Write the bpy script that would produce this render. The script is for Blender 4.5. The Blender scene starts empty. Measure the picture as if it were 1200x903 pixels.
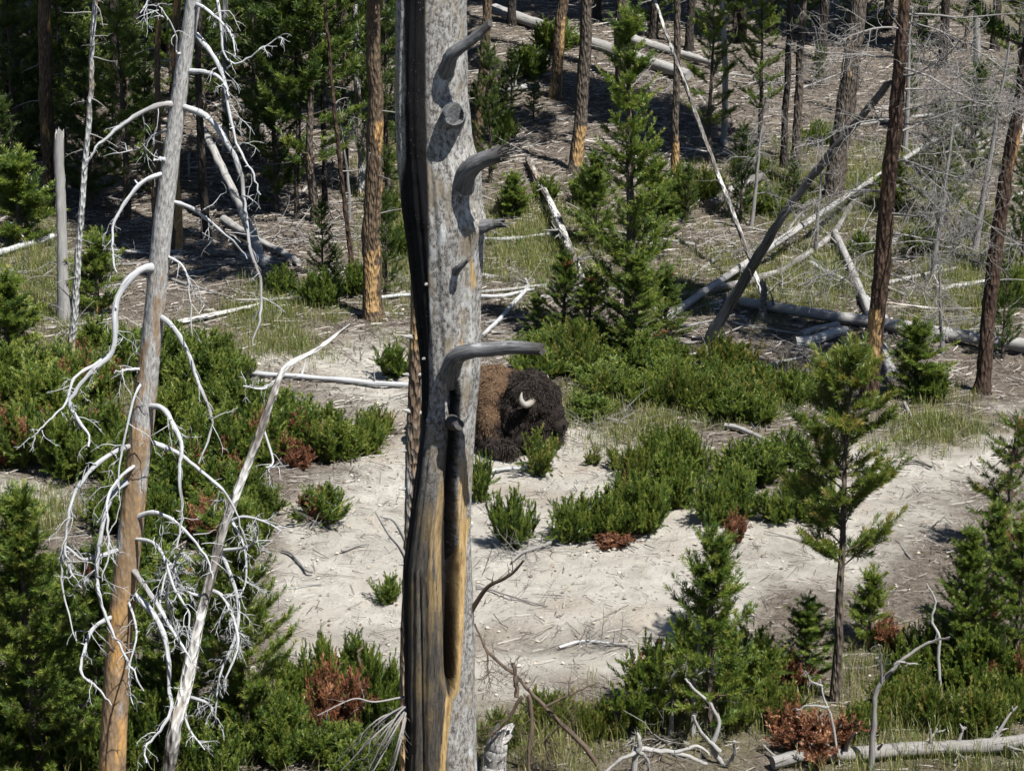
import bpy, bmesh, math, random
import numpy as np
from mathutils import Vector, Matrix

# ------------------------------------------------------------------ camera, sky, sun, exposure
scene = bpy.context.scene
COL = scene.collection
HFOV = math.radians(22.0)
PITCH = math.radians(18.0)
CAMZ = 11.4
FPX = 600.0 / math.tan(HFOV / 2)
cam_data = bpy.data.cameras.new('camera')
cam_data.sensor_width = 36.0
cam_data.lens = 18.0 / math.tan(HFOV / 2)
cam_data.clip_start = 0.5
cam_data.clip_end = 2000
cam = bpy.data.objects.new('camera', cam_data)
cam.location = (0, 0, CAMZ)
cam.rotation_euler = (math.pi / 2 - PITCH, 0, 0)
COL.objects.link(cam)
scene.camera = cam

SUN_EL = math.radians(59)
SUN_AZ = math.radians(42)                   # to the right of straight behind the camera
SUNV = Vector((math.sin(SUN_AZ) * math.cos(SUN_EL), -math.cos(SUN_AZ) * math.cos(SUN_EL), math.sin(SUN_EL)))
world = bpy.data.worlds.new('World')
scene.world = world
world.use_nodes = True
wn = world.node_tree
bg = wn.nodes['Background']
sky = wn.nodes.new('ShaderNodeTexSky')
sky.sky_type = 'NISHITA'
sky.sun_disc = False
sky.sun_elevation = SUN_EL
sky.sun_rotation = math.atan2(SUNV.x, SUNV.y)
sky.altitude = 2300
wn.links.new(sky.outputs[0], bg.inputs[0])
bg.inputs[1].default_value = 0.05
sun_data = bpy.data.lights.new('sun', 'SUN')
sun_data.energy = 4.8
sun_data.angle = math.radians(0.53)
sun_data.color = (1.0, 0.965, 0.91)
sun = bpy.data.objects.new('sun', sun_data)
sun.rotation_euler = SUNV.to_track_quat('Z', 'Y').to_euler()
sun.location = (30, -30, 60)
COL.objects.link(sun)
vs = scene.view_settings
vs.view_transform = 'Standard'
vs.look = 'None'
vs.exposure = 1.2
vs.gamma = 1.0
vs.use_curve_mapping = False
scene.cycles.max_bounces = 3
scene.cycles.diffuse_bounces = 2
scene.cycles.use_adaptive_sampling = True
scene.cycles.adaptive_threshold = 0.03
scene.cycles.glossy_bounces = 2
scene.cycles.transmission_bounces = 3
scene.cycles.transparent_max_bounces = 4

RNG = np.random.default_rng(7)
random.seed(7)
CP, SP = math.cos(PITCH), math.sin(PITCH)

# ------------------------------------------------------------------ terrain height
def sstep(a, b, x):
    t = np.clip((x - a) / (b - a), 0, 1)
    return t * t * (3 - 2 * t)

_lat = np.random.default_rng(11).random((256, 256))
def vnoise(x, y):
    x = np.asarray(x, float); y = np.asarray(y, float)
    xi = np.floor(x).astype(int); yi = np.floor(y).astype(int)
    fx = x - xi; fy = y - yi
    fx = fx * fx * (3 - 2 * fx); fy = fy * fy * (3 - 2 * fy)
    a = _lat[xi % 256, yi % 256]; b = _lat[(xi + 1) % 256, yi % 256]
    c = _lat[xi % 256, (yi + 1) % 256]; d = _lat[(xi + 1) % 256, (yi + 1) % 256]
    return (a * (1 - fx) + b * fx) * (1 - fy) + (c * (1 - fx) + d * fx) * fy
def fbm(x, y, o=3):
    s = 0; a = 0.5
    for i in range(o):
        s = s + a * vnoise(x * 2 ** i + 17.3 * i, y * 2 ** i + 5.1 * i); a *= 0.5
    return s

def gz(x, y):
    x = np.asarray(x, float); y = np.asarray(y, float)
    bank = np.where(y < 23, 0.42 * (23 - np.maximum(y, 3.0)), 0)
    hill = 0.10 * np.maximum(y - 44, 0) * (1 - sstep(90, 300, y)) + 9 * sstep(90, 400, y)
    und = (fbm(x * 0.33, y * 0.33) - 0.45) * 0.34 + (fbm(x * 1.3 + 40, y * 1.3) - 0.45) * 0.10
    fade = 1 - sstep(70, 140, np.hypot(x, y))
    step = 0.16 * sstep(0.0, 0.45, (y - 26.15 - 0.35 * np.sin(x * 0.9) - 0.5 * (fbm(x, y) - .45))) * sstep(-1.5, 0.2, x) * (1 - sstep(3.0, 4.5, x))
    return bank + hill + und * fade + step - 0.1

def ray(px, py):
    u = (px - 600.0) / FPX; v = (451.5 - py) / FPX
    return Vector((u, CP + v * SP, -SP + v * CP))

def at(px, py, Y):
    r = ray(px, py); k = Y / r.y
    return Vector((r.x * k, Y, CAMZ + r.z * k))

def gp(px, py):
    r = ray(px, py)
    Y = 14.0
    while Y < 120:
        p = at(px, py, Y)
        if p.z <= float(gz(p.x, p.y)):
            break
        Y += 0.25
    lo, hi = Y - 0.25, Y
    for _ in range(14):
        m = (lo + hi) / 2
        p = at(px, py, m)
        if p.z <= float(gz(p.x, p.y)): hi = m
        else: lo = m
    p = at(px, py, hi)
    p.z = float(gz(p.x, p.y))
    return p

def depth_of(p):
    return p.y * CP + (CAMZ - p.z) * SP
def ppm(p):
    return FPX / depth_of(p)
def proj(x, y, z):
    d = y * CP + (CAMZ - z) * SP
    v = y * SP - (CAMZ - z) * CP
    return 600 + FPX * x / d, 451.5 - FPX * v / d

# ------------------------------------------------------------------ mesh helpers
class MB:
    """collects vertices, faces, one float tint and one texture coordinate per vertex"""
    def __init__(s):
        s.v = []; s.f = []; s.t = []; s.c = []; s.m = []; s.n = 0
    def add(s, v, f, tint=0.5, tc=None, mat=0):
        v = np.asarray(v, float).reshape(-1, 3); f = np.asarray(f, int)
        s.v.append(v); s.f.append(f + s.n)
        s.t.append(np.broadcast_to(np.asarray(tint, float), (len(v),)))
        s.c.append(v if tc is None else np.asarray(tc, float).reshape(-1, 3))
        s.m.append(np.full(len(f), mat, int))
        s.n += len(v)
    def mesh(s, name, mats, smooth=True, center=None):
        me = bpy.data.meshes.new(name)
        v = np.concatenate(s.v); t = np.concatenate(s.t); c = np.concatenate(s.c)
        if center is not None: v = v - np.asarray(center)
        tot = np.concatenate([np.full(len(f), f.shape[1], int) for f in s.f])
        idx = np.concatenate([f.ravel() for f in s.f])
        me.vertices.add(len(v)); me.vertices.foreach_set('co', v.ravel())
        me.loops.add(len(idx)); me.loops.foreach_set('vertex_index', idx)
        me.polygons.add(len(tot))
        st = np.concatenate([[0], np.cumsum(tot)[:-1]])
        me.polygons.foreach_set('loop_start', st)
        me.polygons.foreach_set('material_index', np.concatenate(s.m))
        me.polygons.foreach_set('use_smooth', np.full(len(tot), smooth))
        a = me.attributes.new('tint', 'FLOAT', 'POINT'); a.data.foreach_set('value', t)
        a = me.attributes.new('tc', 'FLOAT_VECTOR', 'POINT'); a.data.foreach_set('vector', c.ravel())
        for m in (mats if isinstance(mats, (list, tuple)) else [mats]): me.materials.append(m)
        me.update(calc_edges=True); me.validate()
        return me

JOINED = {'dead_branches', 'twigs', 'limbs', 'crown', 'foliage', 'stems', 'dead_needles', 'coat', 'dead_spray'}
def link(name, me, parent=None, loc=None):
    o = bpy.data.objects.new(name, me)
    COL.objects.link(o)
    if name in JOINED: o['kind'] = 'stuff'          # pieces too fine to pick apart singly
    if parent: o.parent = parent
    if loc is not None: o.location = loc
    return o
def tag(o, label, cat, group=None):
    o['label'] = label; o['category'] = cat
    if group: o['group'] = group
    return o
def thing(name, label, cat, loc, group=None, rz=0.0, scale=1.0):
    o = bpy.data.objects.new(name, None)
    COL.objects.link(o)
    o.empty_display_size = 0.2
    o.location = loc; o.rotation_euler = (0, 0, rz)
    o.scale = (scale,) * 3 if not isinstance(scale, (tuple, list)) else scale
    return tag(o, label, cat, group)

def catmull(P, n):
    P = np.asarray(P, float)
    if len(P) < 3 or n <= 1: 
        return P
    out = []
    Q = np.vstack([2 * P[0] - P[1], P, 2 * P[-1] - P[-2]])
    for i in range(len(P) - 1):
        p0, p1, p2, p3 = Q[i:i + 4]
        for k in range(n):
            t = k / n
            out.append(0.5 * ((2 * p1) + (-p0 + p2) * t + (2 * p0 - 5 * p1 + 4 * p2 - p3) * t * t + (-p0 + 3 * p1 - 3 * p2 + p3) * t ** 3))
    out.append(P[-1])
    return np.array(out)

def tube(mb, P, R, sides=8, rough=0.0, tint=0.5, mat=0, cap=True, rng=None, jag=0.0):
    """a bent tapering stick; tc holds unrolled coordinates with z along the grain"""
    rng = rng or RNG
    P = np.asarray(P, float); R = np.asarray(R, float)
    n = len(P)
    T = np.gradient(P, axis=0); T /= np.linalg.norm(T, axis=1)[:, None] + 1e-9
    up = np.array([0, 0, 1.0]) if abs(T[0][2]) < 0.9 else np.array([1.0, 0, 0])
    N = np.cross(up, T[0]); N /= np.linalg.norm(N)
    th = np.linspace(0, 2 * math.pi, sides, endpoint=False)
    V = np.zeros((n, sides, 3)); C = np.zeros((n, sides, 3))
    off = rng.random(3) * 20
    al = 0.0
    ph = rng.random(4) * 6.28
    for i in range(n):
        if i:
            al += np.linalg.norm(P[i] - P[i - 1])
            N = N - T[i] * N.dot(T[i]); N /= np.linalg.norm(N) + 1e-9
        B = np.cross(T[i], N)
        r = R[i] * (1 + rough * (0.5 * np.sin(2 * th + ph[0] + al * 1.1) + 0.4 * np.sin(3 * th + ph[1] - al * 2.1) + rng.normal(0, 0.25, sides)))
        V[i] = P[i] + np.cos(th)[:, None] * r[:, None] * N + np.sin(th)[:, None] * r[:, None] * B
        if jag and i == n - 1:
            V[i] += T[i] * (rng.random(sides)[:, None] * jag)
        C[i, :, 0] = np.cos(th) * R[i]; C[i, :, 1] = np.sin(th) * R[i]; C[i, :, 2] = al
    C += off
    ii, jj = np.meshgrid(np.arange(n - 1), np.arange(sides), indexing='ij')
    a = ii * sides + jj; b = ii * sides + (jj + 1) % sides
    F = np.stack([a, b, b + sides, a + sides], -1).reshape(-1, 4)
    mb.add(V.reshape(-1, 3), F, tint, C.reshape(-1, 3), mat)
    if cap:
        for k, i in ((0, 0), (1, n - 1)):
            ctr = P[i] + (T[i] * (-0.0 if k == 0 else jag * 0.2))
            vv = np.vstack([V[i], ctr]); cc = np.vstack([C[i], off + [0, 0, al * k]])
            f = [[j, (j + 1) % sides, sides] if k else [(j + 1) % sides, j, sides] for j in range(sides)]
            mb.add(vv, f, tint, cc, mat)

def needles(mb, P, D, L, nn, nl, w, rng, tint_mu=0.46, tint_sd=0.24, mat=0, spread=(25, 70)):
    """needle brushes on shoots: P starts, D directions, L lengths"""
    P = np.asarray(P, float); D = np.asarray(D, float); L = np.asarray(L, float)
    if len(P) == 0: return
    D = D / (np.linalg.norm(D, axis=1)[:, None] + 1e-9)
    n = len(P)
    t = rng.random((n, nn)) ** 0.75
    A = rng.normal(size=(n, nn, 3))
    A -= (A * D[:, None, :]).sum(-1, keepdims=True) * D[:, None, :]
    A /= np.linalg.norm(A, axis=-1, keepdims=True) + 1e-9
    phi = np.radians(rng.uniform(spread[0], spread[1], (n, nn)) * (1.15 - 0.55 * t))
    ND = D[:, None, :] * np.cos(phi)[..., None] + A * np.sin(phi)[..., None]
    base = P[:, None, :] + D[:, None, :] * (L[:, None] * t)[..., None]
    ln = nl * rng.uniform(0.7, 1.15, (n, nn))
    tip = base + ND * ln[..., None]
    W = np.cross(ND, rng.normal(size=(n, nn, 3)))
    W /= np.linalg.norm(W, axis=-1, keepdims=True) + 1e-9
    W *= w * 0.5
    mid = base + ND * (ln * 0.45)[..., None]
    V = np.stack([base - W * 0.5, mid + W, tip, mid - W], 2).reshape(-1, 3)
    k = n * nn
    F = (np.arange(k)[:, None] * 4 + np.array([0, 1, 2, 3]))
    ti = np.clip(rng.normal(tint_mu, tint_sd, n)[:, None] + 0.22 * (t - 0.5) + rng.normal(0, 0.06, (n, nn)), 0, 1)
    mb.add(V, F, np.repeat(ti.ravel(), 4), None, mat)

# ------------------------------------------------------------------ materials
def new_mat(name, rough=0.9):
    m = bpy.data.materials.new(name); m.use_nodes = True
    b = m.node_tree.nodes['Principled BSDF']
    b.inputs['Roughness'].default_value = rough
    b.inputs['Specular IOR Level'].default_value = 0.25
    return m, m.node_tree, b
def nd(t, kind, **kw):
    n = t.nodes.new(kind)
    for k, v in kw.items(): setattr(n, k, v)
    return n
def attr(t, name):
    n = nd(t, 'ShaderNodeAttribute'); n.attribute_name = name; return n
def ramp(t, fac, stops):
    r = nd(t, 'ShaderNodeValToRGB')
    e = r.color_ramp.elements
    while len(e) < len(stops): e.new(0.5)
    for q, (p, c) in zip(e, stops):
        q.position = p; q.color = c if len(c) == 4 else (*c, 1)
    t.links.new(fac, r.inputs[0]); return r.outputs[0]
def mix(t, fac, a, b, mode='MIX'):
    n = nd(t, 'ShaderNodeMix', data_type='RGBA', blend_type=mode)
    for i, s in ((0, fac), (6, a), (7, b)):
        if isinstance(s, (int, float)): n.inputs[i].default_value = s
        elif isinstance(s, tuple): n.inputs[i].default_value = (*s, 1)
        else: t.links.new(s, n.inputs[i])
    return n.outputs[2]
def mapping(t, src, scale):
    n = nd(t, 'ShaderNodeMapping'); n.inputs['Scale'].default_value = scale
    t.links.new(src, n.inputs[0]); return n.outputs[0]
def noise(t, vec, scale, detail=4, rough=0.6, out=0):
    n = nd(t, 'ShaderNodeTexNoise')
    n.inputs['Scale'].default_value = scale; n.inputs['Detail'].default_value = detail; n.inputs['Roughness'].default_value = rough
    t.links.new(vec, n.inputs['Vector']); return n.outputs[out]
def vor(t, vec, scale, feature='F1'):
    n = nd(t, 'ShaderNodeTexVoronoi', feature=feature); n.inputs['Scale'].default_value = scale
    t.links.new(vec, n.inputs['Vector']); return n
def bump(t, b, h, strength=0.5, dist=0.02):
    n = nd(t, 'ShaderNodeBump'); n.inputs['Strength'].default_value = strength; n.inputs['Distance'].default_value = dist
    t.links.new(h, n.inputs['Height']); t.links.new(n.outputs[0], b.inputs['Normal'])

def mat_bark(name, dark, light, patch, patch_at=0.6, scale=28, grey=None, grey_at=0.62):
    """scaly bark with bare patches of wood showing through"""
    m, t, b = new_mat(name, 0.92)
    tc = attr(t, 'tc').outputs['Vector']
    v = vor(t, mapping(t, tc, (1, 1, 0.32)), scale)
    n1 = noise(t, mapping(t, tc, (1, 1, 0.5)), scale * 0.8, 5)
    base = mix(t, n1, dark, light)
    base = mix(t, ramp(t, v.outputs['Distance'], [(0.0, (1, 1, 1)), (0.6, (0.35, 0.35, 0.35))]), tuple(x * 0.35 for x in dark), base)
    n2 = noise(t, mapping(t, tc, (1, 1, 0.28)), 3.1, 4)
    base = mix(t, ramp(t, n2, [(patch_at - 0.03, (0, 0, 0)), (patch_at + 0.03, (1, 1, 1))]), base, patch)
    pt = nd(t, 'ShaderNodeMath', operation='MULTIPLY_ADD'); t.links.new(n1, pt.inputs[0]); pt.inputs[1].default_value = 0.35; t.links.new(attr(t, 'tint').outputs['Fac'], pt.inputs[2])
    base = mix(t, ramp(t, pt.outputs[0], [(0.86, (0, 0, 0)), (0.94, (1, 1, 1))]), base, mix(t, n1, (0.15, 0.09, 0.04), (0.40, 0.265, 0.12)))
    if grey:
        n3 = noise(t, mapping(t, tc, (1, 1, 0.3)), 2.3, 5)
        base = mix(t, ramp(t, n3, [(grey_at - 0.05, (0, 0, 0)), (grey_at + 0.05, (1, 1, 1))]), base, grey)
    t.links.new(base, b.inputs['Base Color'])
    bump(t, b, v.outputs['Distance'], 1.0, 0.04)
    return m

def mat_weathered(name, light, dark, warm=None, crack=0.5, warm_at=0.66):
    """barkless silvered wood with long grain and drying cracks"""
    m, t, b = new_mat(name, 0.85)
    tc = attr(t, 'tc').outputs['Vector']
    g = noise(t, mapping(t, tc, (1, 1, 0.06)), 60, 5, 0.7)
    big = noise(t, mapping(t, tc, (1, 1, 0.3)), 5, 4)
    c = mix(t, ramp(t, g, [(0.32, (0, 0, 0)), (0.68, (1, 1, 1))]), dark, light)
    c = mix(t, ramp(t, big, [(0.35, (0.45, 0.45, 0.45)), (0.62, (1, 1, 1))]), (0, 0, 0), c, 'MULTIPLY') if False else c
    c = mix(t, ramp(t, big, [(0.4, (0, 0, 0)), (0.75, (1, 1, 1))]), c, tuple(0.5 * (x + y) for x, y in zip(dark, light)))
    if warm:
        n3 = noise(t, mapping(t, tc, (1, 1, 0.2)), 3.0, 4)
        c = mix(t, ramp(t, n3, [(warm_at - 0.05, (0, 0, 0)), (warm_at + 0.05, (1, 1, 1))]), c, warm)
    cr = noise(t, mapping(t, tc, (1, 1, 0.03)), 34, 2)
    c = mix(t, ramp(t, cr, [(0.30, (1, 1, 1)), (0.36, (0, 0, 0))]), c, tuple(x * 0.25 for x in dark))
    t.links.new(c, b.inputs['Base Color'])
    bump(t, b, g, crack, 0.01)
    return m

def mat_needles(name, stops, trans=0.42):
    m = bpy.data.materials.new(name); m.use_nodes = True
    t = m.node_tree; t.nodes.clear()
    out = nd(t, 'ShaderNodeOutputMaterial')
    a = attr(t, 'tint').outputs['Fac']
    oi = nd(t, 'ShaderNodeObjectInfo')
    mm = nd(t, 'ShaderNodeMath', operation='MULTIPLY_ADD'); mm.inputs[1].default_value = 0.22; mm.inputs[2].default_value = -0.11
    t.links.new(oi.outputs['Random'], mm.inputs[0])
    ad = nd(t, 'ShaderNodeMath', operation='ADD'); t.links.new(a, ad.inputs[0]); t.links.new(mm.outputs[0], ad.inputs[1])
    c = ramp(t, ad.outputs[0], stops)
    d = nd(t, 'ShaderNodeBsdfDiffuse'); tr = nd(t, 'ShaderNodeBsdfTranslucent'); gl = nd(t, 'ShaderNodeBsdfGlossy')
    gl.inputs['Roughness'].default_value = 0.45
    gl.inputs['Color'].default_value = (0.9, 0.95, 0.85, 1)
    t.links.new(c, d.inputs[0])
    t.links.new(mix(t, 0.5, c, (0.16, 0.22, 0.03)), tr.inputs[0])
    mx = nd(t, 'ShaderNodeMixShader'); mx.inputs[0].default_value = trans
    t.links.new(d.outputs[0], mx.inputs[1]); t.links.new(tr.outputs[0], mx.inputs[2])
    m2 = nd(t, 'ShaderNodeMixShader'); m2.inputs[0].default_value = 0.03
    t.links.new(mx.outputs[0], m2.inputs[1]); t.links.new(gl.outputs[0], m2.inputs[2])
    t.links.new(m2.outputs[0], out.inputs[0])
    return m

M = {}
M['live'] = mat_bark('lodgepole_bark', (0.050, 0.040, 0.033), (0.225, 0.185, 0.145), (0.36, 0.22, 0.09), 0.68)
M['orange'] = mat_bark('flaking_orange_bark', (0.060, 0.043, 0.030), (0.24, 0.17, 0.105), (0.38, 0.225, 0.085), 0.60)
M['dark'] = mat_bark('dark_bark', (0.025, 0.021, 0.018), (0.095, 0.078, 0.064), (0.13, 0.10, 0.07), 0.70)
M['red'] = mat_bark('red_brown_bark', (0.030, 0.020, 0.016), (0.135, 0.082, 0.055), (0.25, 0.15, 0.065), 0.70, 24)
M['redorange'] = mat_bark('red_bark_with_orange_patches', (0.028, 0.019, 0.015), (0.145, 0.088, 0.058), (0.30, 0.175, 0.07), 0.63, 22)
M['deadbark'] = mat_bark('peeling_dead_bark', (0.16, 0.11, 0.07), (0.33, 0.23, 0.14), (0.34, 0.225, 0.11), 0.60, 30, (0.30, 0.305, 0.30), 0.47)
M['stembark'] = mat_bark('peeling_stem_bark', (0.10, 0.07, 0.05), (0.27, 0.195, 0.125), (0.36, 0.24, 0.115), 0.52, 40, (0.27, 0.275, 0.27), 0.56)
M['grey'] = mat_weathered('silver_deadwood', (0.34, 0.335, 0.32), (0.13, 0.125, 0.12))
M['greywarm'] = mat_weathered('silver_deadwood_with_warm_patches', (0.46, 0.44, 0.40), (0.22, 0.19, 0.16), (0.42, 0.28, 0.13))
M['white'] = mat_weathered('bleached_deadwood', (0.48, 0.495, 0.51), (0.17, 0.175, 0.18), (0.16, 0.15, 0.14), 0.5, 0.60)
M['darkwood'] = mat_weathered('dark_deadwood', (0.17, 0.16, 0.15), (0.045, 0.04, 0.036), (0.26, 0.25, 0.24), 0.9, 0.57)
M['log'] = mat_bark('weathered_log_with_bark_remnants', (0.10, 0.09, 0.08), (0.26, 0.24, 0.22), (0.38, 0.375, 0.36), 0.50, 26, (0.17, 0.125, 0.085), 0.63)
M['twiggrey'] = mat_weathered('grey_twig', (0.25, 0.24, 0.23), (0.10, 0.095, 0.09))
M['twigbrown'] = mat_weathered('brown_twig', (0.115, 0.085, 0.06), (0.05, 0.038, 0.03))
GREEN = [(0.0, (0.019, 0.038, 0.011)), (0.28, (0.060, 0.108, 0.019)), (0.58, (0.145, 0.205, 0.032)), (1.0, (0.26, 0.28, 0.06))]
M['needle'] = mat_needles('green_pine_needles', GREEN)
M['needle_dark'] = mat_needles('dark_green_pine_needles', [(0, (0.010, 0.022, 0.008)), (0.4, (0.030, 0.060, 0.014)), (0.75, (0.075, 0.115, 0.022)), (1, (0.14, 0.165, 0.04))])
M['needle_yellow'] = mat_needles('yellow_green_pine_needles', [(0, (0.022, 0.038, 0.010)), (0.4, (0.080, 0.118, 0.020)), (0.75, (0.155, 0.19, 0.032)), (1, (0.28, 0.22, 0.06))])
M['needle_red'] = mat_needles('dead_rust_needles', [(0, (0.06, 0.022, 0.015)), (0.4, (0.16, 0.06, 0.036)), (0.75, (0.26, 0.11, 0.06)), (1, (0.33, 0.17, 0.09))], 0.2)
M['grass'] = mat_needles('meadow_grass', [(0, (0.045, 0.07, 0.016)), (0.4, (0.115, 0.14, 0.034)), (0.7, (0.21, 0.20, 0.07)), (1, (0.38, 0.32, 0.17))], 0.3)

# ------------------------------------------------------------------ ground
PALE = [  # outlines on the open ground (reference pixels of the photographed sand), turned into ground positions below
    [(320, 400), (480, 395), (560, 425), (660, 480), (720, 500), (800, 540), (920, 590), (1010, 520), (1110, 525), (1200, 490),
     (1200, 560), (1130, 600), (1060, 660), (1010, 700), (900, 690), (850, 760), (740, 800), (560, 820), (470, 790), (340, 790), (320, 700),
     (330, 600), (400, 560), (470, 500), (330, 440), (250, 420)],
    [(-30, 560), (70, 565), (90, 610), (-30, 620)],
]
def poly_sd(px, py, poly):
    P = np.array(poly, float)
    inside = np.zeros(px.shape, bool); dist = np.full(px.shape, 1e9)
    n = len(P)
    for i in range(n):
        x1, y1 = P[i]; x2, y2 = P[(i + 1) % n]
        c = ((y1 > py) != (y2 > py)) & (px < (x2 - x1) * (py - y1) / (y2 - y1 + 1e-9) + x1)
        inside ^= c
        dx, dy = x2 - x1, y2 - y1
        tt = np.clip(((px - x1) * dx + (py - y1) * dy) / (dx * dx + dy * dy), 0, 1)
        dist = np.minimum(dist, np.hypot(px - x1 - tt * dx, py - y1 - tt * dy))
    return np.where(inside, dist, -dist)
def pale_mask(x, y):
    px, py = proj(x, y, gz(x, y))
    s = np.maximum(poly_sd(px, py, PALE[0]), poly_sd(px, py, PALE[1]))
    s = s + (fbm(x * 0.9, y * 0.9) - 0.45) * 75 + (fbm(x * 4, y * 4) - .45) * 45
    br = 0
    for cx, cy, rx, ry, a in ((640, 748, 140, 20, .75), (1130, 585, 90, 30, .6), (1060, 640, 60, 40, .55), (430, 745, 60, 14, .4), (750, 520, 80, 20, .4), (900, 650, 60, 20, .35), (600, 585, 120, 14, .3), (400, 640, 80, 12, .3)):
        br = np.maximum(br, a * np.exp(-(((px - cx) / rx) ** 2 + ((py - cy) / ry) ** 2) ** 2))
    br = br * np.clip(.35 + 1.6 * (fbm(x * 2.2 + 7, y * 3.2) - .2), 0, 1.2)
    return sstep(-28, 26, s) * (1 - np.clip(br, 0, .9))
GRASSY = [(640, 290, 110, 55), (930, 330, 130, 45), (1090, 500, 70, 35), (1060, 840, 190, 60), (620, 860, 150, 45), (330, 400, 60, 30), (1130, 330, 80, 60),
          (860, 470, 90, 40), (720, 480, 90, 40), (480, 250, 60, 120), (310, 370, 70, 40), (1000, 230, 160, 60), (90, 440, 120, 60), (820, 860, 90, 50), (40, 330, 80, 60), (30, 600, 70, 30)]
def grass_mask(x, y):
    px, py = proj(x, y, gz(x, y))
    s = np.zeros(np.shape(x))
    for cx, cy, rx, ry in GRASSY:
        s = np.maximum(s, np.exp(-(((px - cx) / rx) ** 2 + ((py - cy) / ry) ** 2) * 1.2))
    return np.clip(s + (fbm(x * 1.5 + 9, y * 1.5) - 0.45) * 1.2, 0, 1) * (s > 0.08)

def axis(lo, hi, step, far):
    a = list(np.arange(lo, hi + 1e-6, step))
    d = step; p = hi
    while p < far: d *= 1.35; p += d; a.append(p)
    d = step; p = lo; pre = []
    while p > -far: d *= 1.35; p -= d; pre.append(p)
    return np.array(pre[::-1] + a)
gx = axis(-9.5, 9.5, 0.075, 900); gy = axis(20.5, 62, 0.085, 900)
X, Y = np.meshgrid(gx, gy, indexing='xy')
Z = gz(X, Y)
core = (np.abs(X) < 10) & (Y > 20) & (Y < 62)
Z = Z + np.where(core, (fbm(X * 5, Y * 5) - .45) * 0.05 + (fbm(X * 13, Y * 13, 2) - .4) * 0.025, 0)
nx, ny = len(gx), len(gy)
ii, jj = np.meshgrid(np.arange(ny - 1), np.arange(nx - 1), indexing='ij')
a_ = ii * nx + jj
mb = MB()
pm = pale_mask(X, Y)
mb.add(np.stack([X, Y, Z], -1).reshape(-1, 3), np.stack([a_, a_ + 1, a_ + nx + 1, a_ + nx], -1).reshape(-1, 4), pm.ravel())
gm_attr = np.where(core, grass_mask(X, Y), 0.3)
mb.c[0] = np.stack([gm_attr.ravel(), np.zeros(nx * ny), np.zeros(nx * ny)], -1)

m, t, b = new_mat('forest_soil_and_pale_sand', 0.95)
geo = nd(t, 'ShaderNodeNewGeometry').outputs['Position']
pale = attr(t, 'tint').outputs['Fac']
grs = attr(t, 'tc').outputs['Vector']
sx = nd(t, 'ShaderNodeSeparateXYZ'); t.links.new(grs, sx.inputs[0])
n_f = noise(t, geo, 22, 6, 0.75); n_m = noise(t, geo, 3.2, 5, 0.65); n_l = noise(t, geo, 0.8, 4)
n_s = noise(t, mapping(t, geo, (1.0, 2.2, 1)), 55, 3, 0.8)
sand = mix(t, ramp(t, n_m, [(0.36, (0, 0, 0)), (0.62, (1, 1, 1))]), (0.40, 0.372, 0.325), (0.56, 0.535, 0.478))
sand = mix(t, ramp(t, n_f, [(0.30, (1, 1, 1)), (0.44, (0, 0, 0))]), sand, (0.27, 0.235, 0.19))
sand = mix(t, ramp(t, n_l, [(0.52, (0, 0, 0)), (0.68, (1, 1, 1))]), sand, mix(t, 0.5, sand, (0.31, 0.24, 0.17)))
sand = mix(t, ramp(t, n_s, [(0.58, (0, 0, 0)), (0.72, (1, 1, 1))]), sand, (0.60, 0.57, 0.50))
n_c = noise(t, geo, 9, 5, 0.8)
duff = mix(t, ramp(t, n_c, [(0.36, (0, 0, 0)), (0.62, (1, 1, 1))]), (0.075, 0.060, 0.046), (0.25, 0.215, 0.175))
duff = mix(t, ramp(t, n_m, [(0.42, (0, 0, 0)), (0.66, (1, 1, 1))]), duff, mix(t, 0.5, duff, (0.13, 0.095, 0.065)))
duff = mix(t, ramp(t, n_f, [(0.36, (1, 1, 1)), (0.52, (0, 0, 0))]), duff, (0.055, 0.042, 0.03))
duff = mix(t, ramp(t, n_s, [(0.56, (0, 0, 0)), (0.70, (1, 1, 1))]), duff, (0.38, 0.34, 0.29))
gcol = mix(t, n_f, (0.09, 0.095, 0.03), (0.21, 0.19, 0.085))
gf = nd(t, 'ShaderNodeMath', operation='MULTIPLY'); t.links.new(sx.outputs[0], gf.inputs[0]); gf.inputs[1].default_value = 0.75
duff = mix(t, gf.outputs[0], duff, gcol)
t.links.new(mix(t, pale, duff, sand), b.inputs['Base Color'])
hh = nd(t, 'ShaderNodeMath', operation='ADD'); t.links.new(n_f, hh.inputs[0]); t.links.new(n_s, hh.inputs[1])
bump(t, b, hh.outputs[0], 0.9, 0.05)
ground = link('ground', mb.mesh('ground', m)); ground['kind'] = 'structure'

# ------------------------------------------------------------------ growing things: generators
UP = np.array([0, 0, 1.0])
def unit(v):
    v = np.asarray(v, float); return v / (np.linalg.norm(v) + 1e-9)

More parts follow.
